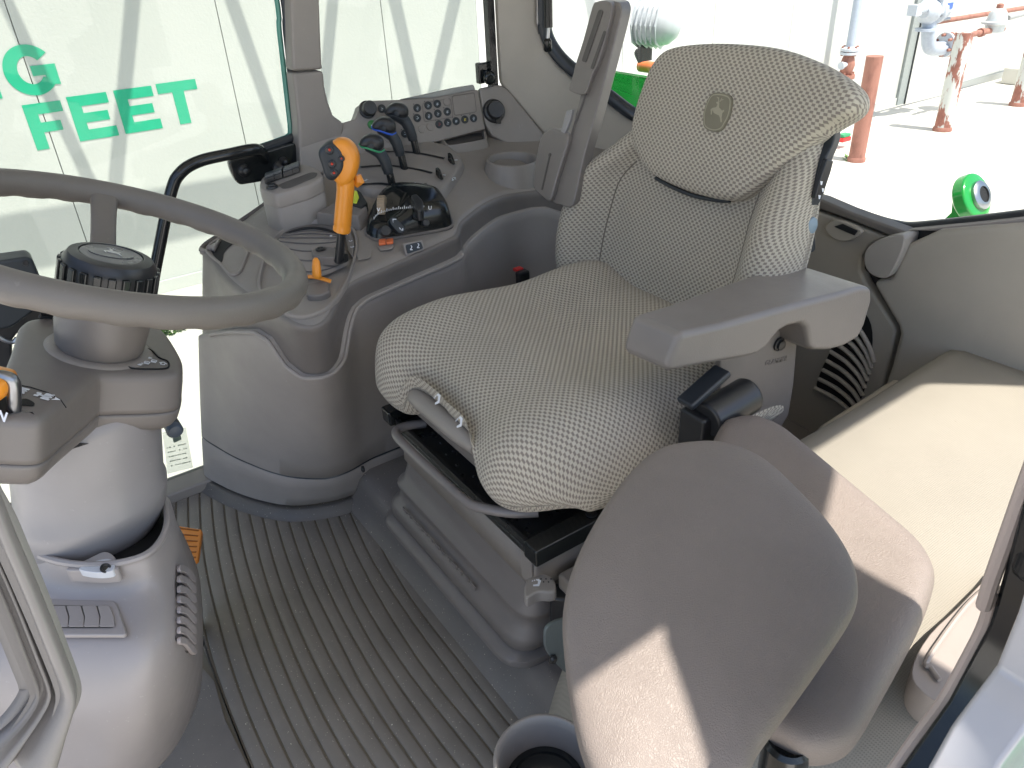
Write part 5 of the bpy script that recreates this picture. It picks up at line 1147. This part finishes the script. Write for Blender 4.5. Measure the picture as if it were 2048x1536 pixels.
# small block behind the shift lever with the yellow insert
TB = [DK(*p, .032) for p in ((632, 424), (672, 402), (700, 399), (728, 402), (734, 415), (716, 431), (680, 431))]; cB = sum(TB, V()) / len(TB)
mb = MB(); grid(mb, [[cB + (p - cB) * s_ + V((0, 0, h_)) for p in TB] for s_, h_ in ((1.06, -.04), (1.0, -.003), (.96, 0))], closed_u=True, caps=True); kb = obj('socket_block', mb, DGREY, con, bevel=.003)
mb = MB(); slab(mb, [DK(*p, .036) for p in ((700, 396), (714, 378), (722, 384), (735, 405), (722, 414), (704, 408))], (0, 0, -.02)); obj('socket_insert', mb, BLACK, kb, bevel=.002)
mb = MB(); slab(mb, [DK(*p, .0385) for p in ((706, 380), (714, 382), (718, 394), (713, 405), (706, 404))], (0, 0, -.01)); obj('yellow_flap', mb, YELL, kb, bevel=.001)
# button panel
n3 = V((-.93, .05, .36)).normalized(); p3 = V((1.715, -.95, dz(1.715, -.95)))
def BPn(px, py, off=0): return onp(px, py, p3 + n3 * off, n3)
po = [(640, 292), (682, 246), (711, 238), (717, 222), (722, 207), (730, 201), (800, 199), (870, 194), (948, 179), (957, 179), (969, 246), (972, 258), (905, 276), (840, 292), (770, 325), (720, 365), (650, 395)]
mb = MB(); slab(mb, [BPn(*p) for p in po], n3 * -.05); bp = obj('button_panel', mb, GREY, con, bevel=.004)
mb = MB(); slab(mb, [BPn(*p, -.012) for p in ((800, 198), (860, 185), (905, 175), (948, 168), (952, 180), (870, 196))], n3 * -.03); obj('panel_top_trim', mb, plastic('pale_trim', (.36, .36, .34), .45, gs=.1), con, bevel=.004)
mb = MB(); slab(mb, [BPn(*p, .001) for p in ((598, 290), (640, 262), (690, 244), (700, 250), (668, 290), (650, 345), (612, 360), (600, 330))], n3 * -.04); obj('panel_end_piece', mb, GREY, con, bevel=.006)
def Z(x, y): return (680 + x / 4.8, 160 + y / 4.8)
blank, white = [(1022, 210), (575, 380), (330, 520), (465, 565), (785, 470), (865, 450)], [(400, 275), (487, 285), (570, 290), (740, 270), (845, 245), (932, 230), (740, 365), (850, 345), (938, 322), (1028, 305), (622, 515), (950, 425), (1033, 410), (1113, 395), (1197, 380), (1280, 367)]
green = [(305, 430), (390, 455)]
a3, b3, _ = basis(n3, UP)
def gl_icon(q, mat, par, kind):
    c = BPn(*Z(*q), .0042); mb = MB(); s = .0048
    sets = [[(-.8, -.1, 0, .35), (0, .35, .7, -.2), (-.3, -.7, .5, -.7), (-.8, -.1, -.3, -.7)], [(-.7, .4, .7, .4), (-.7, -.3, .7, -.3), (-.7, .4, -.7, -.3), (0, .4, 0, -.8)], [(-.8, 0, 0, .8), (0, .8, .8, 0), (.8, 0, 0, -.6), (0, -.6, -.8, 0)], [(-.6, .5, .6, .5), (-.6, .5, 0, -.5), (0, -.5, .7, .1), (-.2, -.9, .6, -.9)]]
    for x0, y0, x1, y1 in sets[kind % 4]:
        u = RT; v = UP; a, b = c + u * x0 * s + v * y0 * s, c + u * x1 * s + v * y1 * s; t_ = (b - a).normalized(); n_ = t_.cross(n3) * .0006
        slab(mb, [a + n_, b + n_, b - n_, a - n_], n3 * .0005)
    obj('button_icon', mb, mat, par, smooth=False)
GB = plain('green_button', (.03, .20, .05), .4); IC = plain('icon_print', (.50, .56, .60), .5)
for i, q in enumerate(white):
    mb = MB(); lathe(mb, BPn(*Z(*q)), n3, [(.0098, 0), (.0094, .003), (.007, .004), (.001, .0040)], 24); b_ = obj('push_button', mb, BUTTON, bp)
    if q == (1197, 380): gl_icon(q, YMARK, b_, 1)
    elif q == (950, 425): gl_icon(q, plain('dim_red_print', (.25, .05, .05), .5), b_, 2)
    else: gl_icon(q, IC, b_, i)
for q in green:
    mb = MB(); lathe(mb, BPn(*Z(*q)), n3, [(.0105, 0), (.010, .003), (.007, .004), (.001, .004)], 24); b_ = obj('green_button', mb, GB, bp, label='green tick button')
    c = BPn(*Z(*q), .0042); mb = MB(); s = .006
    slab(mb, [c + RT * a * s + UP * b * s for a, b in ((-.6, .1), (-.4, .25), (-.15, -.2), (.5, .7), (.65, .6), (-.1, -.6))], n3 * .0006); obj('tick_mark', mb, WHITE, b_, smooth=False)
for q in blank:
    mb = MB(); lathe(mb, BPn(*Z(*q)), n3, [(.0098, 0), (.0096, .001), (.0088, .0022), (.001, .0022)], 24); obj('blank_cap', mb, GREY, bp)
mb = MB()
for q in white[3:]: lathe(mb, BPn(q[0] / 4.8 + 680 - 7, q[1] / 4.8 + 160 - 8), n3, [(.0012, 0), (.001, .0012)], 8)
obj('status_lamp', mb, BLACK, bp)
mb = MB(); lathe(mb, BPn(*Z(262, 285)), n3, [(.021, 0), (.020, .004), (.0165, .005), (.0165, .022), (.015, .025), (.002, .0255)], 30); obj('rotary_knob', mb, BLACK, bp)
def frame_line(pts, w, name):
    P = roundpoly([BPn(*Z(*p), .0008) for p in pts], .006, 4); P.append(P[0]); mb = MB(); tube(mb, P, w, 6); obj(name, mb, DGREY, bp)
frame_line([(790, 225), (1060, 175), (1085, 355), (810, 400)], .0009, 'button_group_frame')
frame_line([(1075, 155), (1290, 120), (1312, 305), (1100, 340)], .0011, 'blank_display_frame')
# end cap piece with the power socket
e_pts = [(958, 176), (985, 170), (1003, 169), (1020, 182), (1060, 232), (1088, 266), (1110, 300), (1110, 320), (1040, 300), (985, 272), (970, 247)]
n4 = V((-.90, .22, .36)).normalized(); p4 = BPn(960, 215)
def EP(px, py, off=0): return onp(px, py, p4 + n4 * off, n4)
mb = MB(); slab(mb, [EP(*p) for p in e_pts], n4 * -.05); ep = obj('panel_end_cap', mb, GREY, con, bevel=.006, seg=3)
mb = MB(); lathe(mb, EP(988, 222), n4, [(.030, 0), (.027, .006), (.022, .008), (.0215, .018), (.020, .021), (.002, .021)], 30); obj('socket_cap', mb, BLACK, ep)
mb = MB(); box(mb, EP(997, 236, .012), (.012, .03, .006), (RT, UP * -1, n4)); obj('cap_tab', mb, BLACK, ep, bevel=.001)
# coin tray
TB = cr([DK(*p, .02) for p in ((877, 266), (884, 262), (958, 253), (968, 256), (972, 272), (966, 279), (905, 290), (893, 288), (886, 280))], 3); cB = sum(TB, V()) / len(TB)
mb = MB(); grid(mb, [[cB + (p - cB) * s_ + V((0, 0, h_)) for p in TB] for s_, h_ in ((1.25, -.06), (1.15, -.026), (1.08, -.018), (1.03, -.003), (1.0, 0), (.93, -.001), (.90, -.006), (.88, -.016))], closed_u=True, caps=True); ct = obj('coin_tray', mb, GREY, con, sharp=60)
mb = MB(); slab(mb, [cB + (p - cB) * .885 + V((0, 0, -.0145)) for p in TB], (0, 0, .0006)); obj('tray_shade_sheet', mb, MT['slot_shadow_plastic'], ct, smooth=False)  # dark sheet: the shade inside the tray put into its colour
# cup recess
cc = DK(1025, 317, .03)
r0 = (DK(1075, 317, .03) - DK(975, 317, .03)).length / 2
mb = MB(); lathe(mb, cc, (-.05, 0, 1), [(r0 * 1.3, -.07), (r0 * 1.22, -.04), (r0 * 1.1, -.022), (r0 * 1.02, -.004), (r0, 0), (r0 * .95, .001), (r0 * .90, -.003), (r0 * .87, -.03)], 48); mb.f = [f for f in mb.f if len(f) < 10]; ch_ = obj('cup_holder_ring', mb, GREY, con, sharp=70)
mb = MB(); lathe(mb, cc + V((0, 0, -.031)), (-.05, 0, 1), [(r0 * .88, 0), (r0 * .5, .001), (.001, .001)], 40); obj('cup_bottom', mb, MT['band_grey'], ch_)  # cup is shallow, so the shade of its depth is put into this grey
# ================================================================ STEERING WHEEL AND COLUMN
wc = V((.9595, -.0896, .9133)); wn = V((-.067, -.370, .927)).normalized()
wa, wb, wn = basis(wn, (0, 1, 0))
st = thing('steering_column', 'grey steering column with wheel, knobs and gear shuttle lever at the left', 'steering column', (.97, .1, 0))
def WP(px, py, k=0.0): return onp(px, py, wc - wn * k, wn)
RW = .205
rows = []
for i in range(144):
    t = 2 * math.pi * i / 144; d = wa * math.cos(t) + wb * math.sin(t); r_ = []
    gr_ = .0012 * (math.sin(i * 2 * math.pi / 4.8) > 0)
    for j in range(18):
        a = 2 * math.pi * j / 18; rr_ = .0149 + (gr_ if math.sin(a) < -.3 else 0)
        r_.append(wc + d * (RW + rr_ * math.cos(a)) + wn * (rr_ * 1.12 * math.sin(a)))
    rows.append(r_)
mb = MB(); grid(mb, rows, closed_u=True, closed_v=True); whl = obj('steering_wheel', mb, WHEELM, st, sharp=0)
hubc = wc - wn * .055
for q in ((209, 392), (590, 585), (-180, 520)):
    e = WP(*q); e = wc + (e - wc).normalized() * (RW - .002); d = (e - wc).normalized(); tt = d.cross(wn)
    pth = [hubc + d * .03 - wn * .012, hubc + d * .08 - wn * .006, hubc + d * .12 + wn * .008, hubc + d * .16 + wn * .03, e - d * .012 - wn * .006, e]
    P = cr(pth, 5, False); rows = []
    for i, p in enumerate(P):
        t_ = (P[min(i + 1, len(P) - 1)] - P[max(i - 1, 0)]).normalized(); up2 = tt.cross(t_).normalized(); f_ = i / (len(P) - 1); w_ = .019 - .004 * math.sin(f_ * 3.14) + .010 * max(0, f_ - .82) / .18; h_ = .008
        rows.append([p + tt * (w_ * math.copysign(abs(math.cos(a)) ** .6, math.cos(a))) + up2 * (h_ * math.copysign(abs(math.sin(a)) ** .6, math.sin(a))) for a in [2 * math.pi * j / 20 for j in range(20)]])
    mb = MB(); grid(mb, rows, closed_u=True, caps=True); obj('spoke', mb, WHEELM, whl, sharp=60)
# knurled knob with emblem disc
kc = wc - wn * .022; KR_ = .0515
mb = MB(); lathe(mb, kc, wn, [(KR_ * .96, -.042), (KR_ * .97, -.012), (KR_ * .96, -.004), (KR_ * .86, .004), (KR_ * .70, .0065), (KR_ * .66, .0065), (KR_ * .65, .0045), (.001, .0045)], 64); kn_ = obj('tilt_knob', mb, BLACK, st, label='black knurled knob with a pale emblem')
for k in range(22):
    a = 2 * math.pi * (k + .5) / 22; d = wa * math.cos(a) + wb * math.sin(a); s_ = d.cross(wn); mb = MB()
    box(mb, kc + d * (KR_ * .99) - wn * .021, (.0085, .0055, .030), (s_, d, wn)); obj('grip_rib', mb, BLKGL, kn_, bevel=.0015)
mb = MB(); lathe(mb, kc, wn, [(KR_ * .63, .0040), (KR_ * .63, .0058), (KR_ * .60, .0062), (.001, .0062)], 48); ed = obj('emblem_disc', mb, plastic('disc_grey', (.12, .12, .12), .3, gs=0), kn_)
ex_ = (WP(300, 530) - WP(200, 515)).normalized(); ey_ = wn.cross(ex_); ey_ = ey_ if ey_.dot(UP) > 0 else -ey_
emblem('oval_emblem', kc + wn * .0066, ex_, ey_, wn, .019, MT['disc_grey'], STAG, kn_, True)
mb = MB(); lathe(mb, wc, wn, [(.050, -.072), (.051, -.105), (.048, -.130), (.044, -.136)], 48); lathe(mb, wc, wn, [(.054, -.058), (.052, -.072), (.046, -.074)], 48); obj('hub_collar', mb, DGREY, st, sharp=50)
mb = MB(); lathe(mb, wc, wn, [(.062, -.142), (.058, -.136), (.052, -.134), (.045, -.134)], 48); obj('hub_base_ring', mb, GREY, st, sharp=50)
# column cowl
K0 = .140
def CW(px, py, k=K0): return WP(px, py, k)
topo = [(31, 672), (36, 655), (52, 642), (85, 636), (140, 631), (200, 635), (270, 642), (310, 650), (334, 668), (352, 694), (366, 722), (366, 742), (352, 753), (300, 756), (215, 756), (197, 760), (180, 772), (120, 818), (96, 838), (70, 846), (0, 842), (-90, 838), (-120, 780), (-60, 740), (0, 745)]
def cowl_ring(k, s=1.0, dz_=0, lst=topo):
    P = [CW(x, y, k) for x, y in lst]; return P
T0 = [CW(*p) for p in topo]; cT = sum(T0, V()) / len(T0)
T0 = cr(T0, 4); cw = []
def shrink(P, d):
    out = []; n = len(P)
    for i, p in enumerate(P):
        t_ = (P[(i + 1) % n] - P[i - 1]).normalized(); out.append(p + t_.cross(wn) * d)
    return out
sgn = 1
t1 = shrink(T0, .004)
if (t1[0] - cT).length > (T0[0] - cT).length: sgn = -1
for d, h_ in ((.016, .0035), (.009, .0030), (.004, .001), (.001, -.003), (0, -.009)): cw.append([p + wn * h_ for p in shrink(T0, sgn * d)])
for d, h_ in ((-.0015, -.02), (-.003, -.04), (-.004, -.046)): cw.append([p + wn * h_ for p in shrink(T0, sgn * d)])
mb = MB(); grid(mb, cw, closed_u=True, caps=True); cowl = obj('column_cowl', mb, DGREY, st, sharp=0)
mb = MB(); lw = [[p + wn * h_ for p in shrink(T0, sgn * d)] for d, h_ in ((-.004, -.0475), (-.004, -.052), (-.003, -.062), (.001, -.070), (.010, -.078), (.03, -.08))]; grid(mb, lw, closed_u=True, caps=True); obj('lower_cowl', mb, DGREY, st, sharp=0)
# shuttle gate on the cowl
def CK(px, py, h_=.0042): return onp(px, py, wc - wn * (K0 - h_), wn)
mb = MB(); slab(mb, cr([CK(*p) for p in ((-30, 790), (-10, 800), (12, 795), (35, 800), (52, 798), (68, 806), (66, 812), (45, 811), (35, 820), (20, 828), (5, 826), (-10, 812), (-30, 810))], 3), wn * .0006); obj('shuttle_gate', mb, PIT, cowl, smooth=False)
def tractor_icon(px, py, s, arrow):
    c = CK(px, py, .0046); u = (CK(px + 10, py + 2.5, .0046) - c).normalized(); v = wn.cross(u); v = v if v.dot(UP) > 0 else -v; mb = MB()
    for x0, x1, y0, y1 in ((-1, -.5, .15, .5), (-1, -.5, -.5, -.15), (-.8, .9, -.12, .12), (-.1, .7, -.35, .35), (-.1, .9, .45, .8), (-.1, .9, -.8, -.45)): slab(mb, [c + u * a * s + v * b * s for a, b in ((x0, y0), (x1, y0), (x1, y1), (x0, y1))], wn * .0005)
    if arrow: slab(mb, [c + u * a * s + v * b * s for a, b in ((1.1, .4), (1.9, 0), (1.1, -.4), (1.3, 0))], wn * .0005)
    obj('direction_icon', mb, WHITE, cowl, smooth=False)
tractor_icon(88, 792, .0085, True); tractor_icon(40, 780, .0075, False)
text('gate_letter', 'N', CK(4, 833, .0045), (CK(20, 836) - CK(4, 830)), UP, .013, WHITE, cowl, bold=.0003)
mb = MB(); tube(mb, [CK(*p, .0046) for p in ((30, 769), (60, 774), (95, 785), (122, 800), (132, 815))], .0006, 6); obj('cowl_joint', mb, PIT, cowl)
SB = CK(28, 826, .0)
mb = MB(); tube(mb, cr([LP(28, 826, SB), LP(29, 795, SB), LP(28, 770, SB), LP(20, 757, SB), LP(0, 752, SB)], 5, False), .0062, 14); sv = obj('shuttle_lever', mb, ROD, st, label='steel shuttle rod with orange knob')
mb = MB(); pillow(mb, cr([LP(*p, SB) for p in ((24, 768), (18, 755), (0, 748), (-40, 742), (-80, 760), (-60, 790), (-10, 800), (12, 792), (22, 780))], 4), TOCAM, [(.3, -.02), (.8, -.016), (.97, -.008), (1, 0), (.97, .008), (.8, .016), (.3, .02)]); obj('shuttle_knob', mb, ORANGE, sv, sharp=0)
# light symbol plate on the cowl
mb = MB(); P = cr([CK(*p) for p in ((251, 725), (250, 715), (262, 712), (276, 708), (280, 698), (292, 697), (305, 702), (318, 715), (335, 722), (338, 732), (330, 737), (300, 738), (262, 736))], 4); tube(mb, P + [P[0]], .0011, 6); obj('symbol_plate_rim', mb, PIT, cowl)
def sym(px, py, k):
    c = CK(px, py, .0046); u = (CK(px + 10, py + 2, .0046) - c).normalized(); v = wn.cross(u); v = v if v.dot(UP) > 0 else -v; s = .0042; mb = MB()
    L1 = {0: [(0, 1, -1, 0), (0, 1, 1, 0), (-.5, 0, -.5, -.8), (.5, 0, .5, -.8), (-.5, -.8, .5, -.8)], 1: [(-.7, -.3, .7, -.3), (-.7, -.3, -.6, .6), (-.6, .6, .6, .6), (.6, .6, .7, -.3), (-.7, -.7, .7, -.7), (-.7, -1, .7, -1)], 2: [(-3.4, -.6, -1, .3), (-1, .3, 1.4, .5), (1.4, .5, .4, .9), (1.4, .5, .4, 0)]}[k]
    for x0, y0, x1, y1 in L1:
        a, b = c + u * x0 * s + v * y0 * s, c + u * x1 * s + v * y1 * s; t_ = (b - a).normalized(); n_ = t_.cross(wn) * .0006; slab(mb, [a + n_, b + n_, b - n_, a - n_], wn * .0004)
    obj('light_symbol', mb, WHITE, cowl, smooth=False)
sym(261, 724, 0); sym(326, 727, 0); sym(279, 727, 1); sym(294, 725, 1); sym(308, 722, 1); sym(293, 716, 2); sym(289, 705, 1)
# stalk
nf = (CP - wc); nf = V((nf.x, nf.y, 0)).normalized(); nf = (nf * .5 + V((0, -1, 0)) * .6 - wn * .15).normalized()
sc_ = CW(303, 828, K0 + .035)
f_in = V((0, 0, 0))
sp0 = at(302, 826, 'y', (CW(300, 756).y - .004))
mb = MB(); sd_ = V((0, -1, -.35)).normalized()
for k, r_ in enumerate((.0205, .0175, .0145, .012)): lathe(mb, sp0 + sd_ * (.006 * k), sd_, [(r_, 0), (r_, .003), (r_ * .85, .005)], 24)
stk = obj('stalk_boot', mb, BLACK, st)
e1 = sp0 + sd_ * .02; d0 = V((-.55, -.62, -.05)).normalized()
tcam = (CP - sp0).normalized(); d1 = (tcam * .75 - UP * .45 + RT * .22).normalized()
mb = MB(); tube(mb, [e1 - d1 * .004, e1 + d1 * .012, e1 + d1 * .018, e1 + d1 * .045, e1 + d1 * .052], [.007, .008, .0105, .0115, .0112], 20); so2 = obj('stalk', mb, BUTTON, stk)
e2 = e1 + d1 * .051; mb = MB(); lathe(mb, e2, d1, [(.0118, 0), (.0118, .006), (.009, .010), (.002, .011)], 22); obj('stalk_cap', mb, plastic('blue_grey_cap', (.06, .08, .11), .35, gs=0), stk)
# display hood knurl behind the cowl and black box beyond
mb = MB()
for k in range(9): tube(mb, [WP(84 + 6 * k, 634, K0 - .002), WP(88 + 6 * k, 626, K0 - .012), WP(86 + 6 * k, 620, K0)], .004, 8)
obj('display_vent', mb, plain('dusty_tread', (.10, .10, .095), .8), st)
mo = thing('monitor', 'dark grey monitor box with a screw behind the steering wheel at the left', 'monitor', at(20, 560, 'y', .45))
mb = MB(); slab(mb, roundpoly([at(*p, 'x', 1.45) for p in ((-60, 530), (0, 522), (55, 514), (66, 520), (100, 600), (20, 660), (-60, 660))], .012), (.05, 0, 0)); m_ = obj('monitor_body', mb, BUTTON, mo, bevel=.006)
mb = MB(); slab(mb, cr([at(*p, 'x', 1.5) for p in ((-80, 560), (0, 568), (70, 590), (148, 640), (70, 655), (26, 680), (24, 760), (-60, 800))], 3), (.1, 0, 0)); obj('monitor_mount', mb, BLACK, mo, bevel=.006)
mb = MB(); tube(mb, cr([at(*p, 'x', 1.44) for p in ((-10, 668), (8, 680), (26, 684), (34, 676))], 4, False), .004, 8); obj('mount_clip', mb, ROD, mo)
mb = MB(); lathe(mb, at(51, 526, 'x', 1.449), (-1, 0, 0), [(.005, 0), (.004, .002)], 14); obj('monitor_screw', mb, BLACK, mo)
# column sleeve (drum)
def drum_c(z): return V((.975, .003 + (.7 - z) * .23, z))
rows = []
PRD = [(.73, .07), (.722, .079), (.71, .083), (.68, .084), (.64, .0845), (.605, .085), (.597, .0885), (.585, .0885), (.565, .0865), (.548, .080), (.53, .07)]
mb = MB()
for z_, r_ in PRD:
    c = drum_c(z_); rows.append([c + V((math.copysign(abs(math.cos(a)) ** .93, math.cos(a)) * r_, math.copysign(abs(math.sin(a)) ** .93, math.sin(a)) * r_ * 1.05, 0)) for a in [2 * math.pi * j / 64 for j in range(64)]])
grid(mb, rows, closed_u=True, caps=True); drum = obj('column_sleeve', mb, plastic('silver_grey_plastic', (.27, .252, .245), .34, gs=.1, wear=.2), st, sharp=0)
# pedestal (lower dash)
ped = thing('pedal_console', 'large pale plastic footwell console with louvred vents below the steering column', 'footwell console', (1.1, .4, 0))
PX = [
 [(-120, 980, .56), (10, 1040, .56), (62, 1102, .565), (130, 1128, .57), (210, 1132, .57), (285, 1116, .57), (322, 1084, .565), (336, 1040, .56), (326, 990, .55)],
 [(-120, 1000, .55), (5, 1060, .55), (60, 1116, .555), (130, 1142, .56), (210, 1146, .56), (294, 1128, .56), (336, 1092, .55), (352, 1050, .54), (340, 1000, .52)],
 [(-120, 1180, .53), (0, 1180, .53), (70, 1185, .53), (140, 1190, .53), (220, 1190, .53), (300, 1182, .53), (352, 1150, .51), (368, 1110, .48), (352, 1040, .42)],
 [(-120, 1290, .515), (0, 1290, .515), (70, 1290, .515), (140, 1292, .515), (220, 1294, .515), (305, 1290, .51), (368, 1250, .48), (390, 1185, .40), (372, 1080, .30)],
 [(-120, 1400, .46), (0, 1400, .46), (80, 1400, .46), (150, 1405, .46), (230, 1405, .46), (310, 1385, .45), (376, 1340, .40), (403, 1255, .30), (396, 1140, .15)],
 [(-120, 1500, .38), (0, 1500, .38), (80, 1500, .38), (160, 1500, .38), (235, 1495, .38), (315, 1465, .36), (376, 1405, .30), (405, 1320, .20), (404, 1200, .04)],
 [(-120, 1640, .26), (0, 1640, .26), (80, 1640, .26), (160, 1630, .26), (230, 1600, .26), (312, 1540, .24), (365, 1470, .18), (402, 1375, .10), (406, 1260, .0)],
]
rows = [cr([at(x, y, 'z', z_) for x, y, z_ in r_], 5, False) for r_ in PX]
rows2 = [cr([r_[j] for r_ in rows], 5, False) for j in range(len(rows[0]))]
mb = MB(); grid(mb, rows2); pd = obj('console_shell', mb, LIGHT, ped, solid=.004, sharp=0)
rim = rows[0]; mb = MB(); tube(mb, [p + V((0, 0, .002)) for p in rim], .0045, 8); obj('shell_rim', mb, LIGHT, ped)
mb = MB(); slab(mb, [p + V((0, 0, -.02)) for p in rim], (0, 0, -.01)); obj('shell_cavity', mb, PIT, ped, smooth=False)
# horizontal vent and side vent
def pv(px, py, z_=.533): return at(px, py, 'z', z_)
mb = MB(); slab(mb, roundpoly([pv(*p, .523) for p in ((-60, 1208), (90, 1204), (235, 1208), (256, 1272), (250, 1277), (-60, 1277))], .008), (0, 0, .006)); vf = obj('vent_bezel', mb, LIGHT, ped, bevel=.003)
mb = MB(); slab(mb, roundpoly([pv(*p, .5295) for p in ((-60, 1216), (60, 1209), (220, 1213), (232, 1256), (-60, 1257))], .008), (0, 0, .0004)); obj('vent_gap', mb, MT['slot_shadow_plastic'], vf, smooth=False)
for k in range(8):
    x = 226 - 31 * k; mb = MB(); slab(mb, roundpoly([pv(x - 30, 1213, .532), pv(x - 2 - (4 if k == 0 else 0), 1213, .530), pv(x + 5 - (3 if k == 0 else 0), 1235, .530), pv(x + 4, 1254, .530), pv(x - 27, 1254, .532), pv(x - 24, 1235, .532)], .002), (0, 0, .0015)); obj('vent_blade', mb, LIGHT, vf, bevel=.0008)
from mathutils.bvhtree import BVHTree
_g = MB(); grid(_g, rows2); PB = BVHTree.FromPolygons([tuple(v) for v in _g.v], _g.f)
VN = V((-.62, -.70, .35)).normalized()
def VP_(px, py, off=0):
    d = ray(px, py).normalized(); h = PB.ray_cast(CP, d)
    p = h[0] if h[0] is not None else CP + d * 1.15
    return p - d * (off + .0015)
mb = MB(); slab(mb, roundpoly([VP_(*p) for p in ((352, 1125), (368, 1126), (386, 1142), (388, 1170), (384, 1300), (376, 1317), (368, 1312), (341, 1285), (341, 1270), (350, 1150))], .006), VN * -.004); vb = obj('side_vent_frame', mb, LIGHT, ped, bevel=.003)
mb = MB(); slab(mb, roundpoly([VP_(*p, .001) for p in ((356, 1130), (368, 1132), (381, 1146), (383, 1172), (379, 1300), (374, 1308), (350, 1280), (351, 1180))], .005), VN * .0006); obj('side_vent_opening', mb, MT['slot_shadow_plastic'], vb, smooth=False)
for k in range(8):
    y = 1132 + 20.5 * k; mb = MB()
    slab(mb, cr([VP_(*p, .004) for p in ((354, y), (364, y + 1), (374, y + 8), (386, y + 24), (386, y + 34), (379, y + 32), (366, y + 16), (354, y + 13))], 3), VN * .006); obj('side_vent_blade', mb, plastic('vent_pinkish', (.38, .34, .33), .4, gs=.1) if 'vent_pinkish' not in MT else MT['vent_pinkish'], vb, bevel=.001)
# little camera shaped boss
mb = MB(); slab(mb, cr([pv(*p, .572) for p in ((130, 1138), (175, 1117), (205, 1103), (222, 1106), (233, 1120), (234, 1138), (200, 1143), (160, 1141))], 4), (0, 0, -.02)); bs = obj('sensor_boss', mb, LIGHT, ped, bevel=.005, seg=3)
mb = MB(); slab(mb, cr([pv(*p, .5735) for p in ((158, 1136), (190, 1122), (216, 1117), (228, 1124), (226, 1140), (200, 1145), (170, 1142))], 4), (0, 0, -.01)); obj('boss_face', mb, plastic('boss_light', (.52, .53, .55), .35, gs=0), bs, bevel=.002)
mb = MB(); lathe(mb, pv(211, 1137, .574), (-.5, -.4, 1), [(.0062, 0), (.0062, .0015), (.0045, .002), (.0035, .0005)], 20); obj('sensor_eye', mb, BLACK, bs)
# brake pedal
bpz = thing('brake_pedal', 'orange ribbed foot pedal above the floor mat', 'pedal', at(375, 1090, 'z', 0))
zp = .17
mb = MB(); PO = [at(*p, 'z', zp) for p in ((318, 1045), (345, 1049), (402, 1058), (404, 1062), (396, 1117), (390, 1121), (370, 1121), (320, 1125))]
slab(mb, PO, (.0, .0, -.012)); obj('pedal_pad', mb, ORANGE2, bpz, bevel=.003)
mb = MB()
for k in range(6):
    f_ = k / 6 + .09; a, b = at(330, 1046 + 78 * f_, 'z', zp), at(398 - 7 * f_, 1056 + 64 * f_, 'z', zp); box(mb, (a + b) / 2 + V((0, 0, .0005)), ((b - a).length, .0022, .0022), ((b - a).normalized(), V((0, 0, 1)).cross((b - a).normalized()), V((0, 0, 1))))
obj('pad_groove', mb, plain('pedal_groove', (.22, .07, .01), .7), bpz, smooth=False)
c = at(350, 1110, 'z', .15); mb = MB(); box(mb, c + V((.0, .10, .02)), (.02, .2, .02)); obj('pedal_arm', mb, BLACK, bpz, bevel=.003)
c = at(403, 1283, 'z', .12) + V((.01, .02, 0)); mb = MB(); box(mb, c, (.03, .05, .03)); tag(obj('accelerator_pedal', mb, BLACK, bevel=.008), 'black pedal edge peeking out beside the footwell console', 'pedal')
# door pull bar in the near left corner
dp = thing('door_pull', 'grey moulded door pull bar at the lower left edge of the photo', 'door pull', at(80, 1500, 'x', .36))
def dpf(px, py, x=.36): return at(px, py, 'x', x)
outer = [(-60, 880), (0, 985), (30, 1060), (75, 1165), (120, 1275), (152, 1360), (159, 1395), (155, 1425), (140, 1480), (118, 1560)]
inner = [(-130, 1010), (-60, 1110), (-20, 1180), (20, 1270), (60, 1375), (72, 1410), (68, 1430), (40, 1470), (0, 1508), (-60, 1560)]
oc, ic = cr([dpf(*p) for p in outer], 6, False), cr([dpf(*p) for p in inner], 6, False)
rows = []
for a, b in zip(oc, ic):
    w_ = [(0, .012), (.03, .004), (.10, -.002), (.22, -.004), (.36, -.001), (.44, .006), (.50, .013), (.56, .014), (.61, .006), (.66, .004), (.72, .008), (.78, .014), (.84, .012), (.92, .005), (1.0, .016)]
    rows.append([a.lerp(b, t) + V((h_, 0, 0)) for t, h_ in w_])
mb = MB(); grid(mb, rows); obj('pull_bar', mb, plastic('door_pull_plastic', (.19, .178, .17), .38, gs=.15), dp, solid=.01, sharp=0)
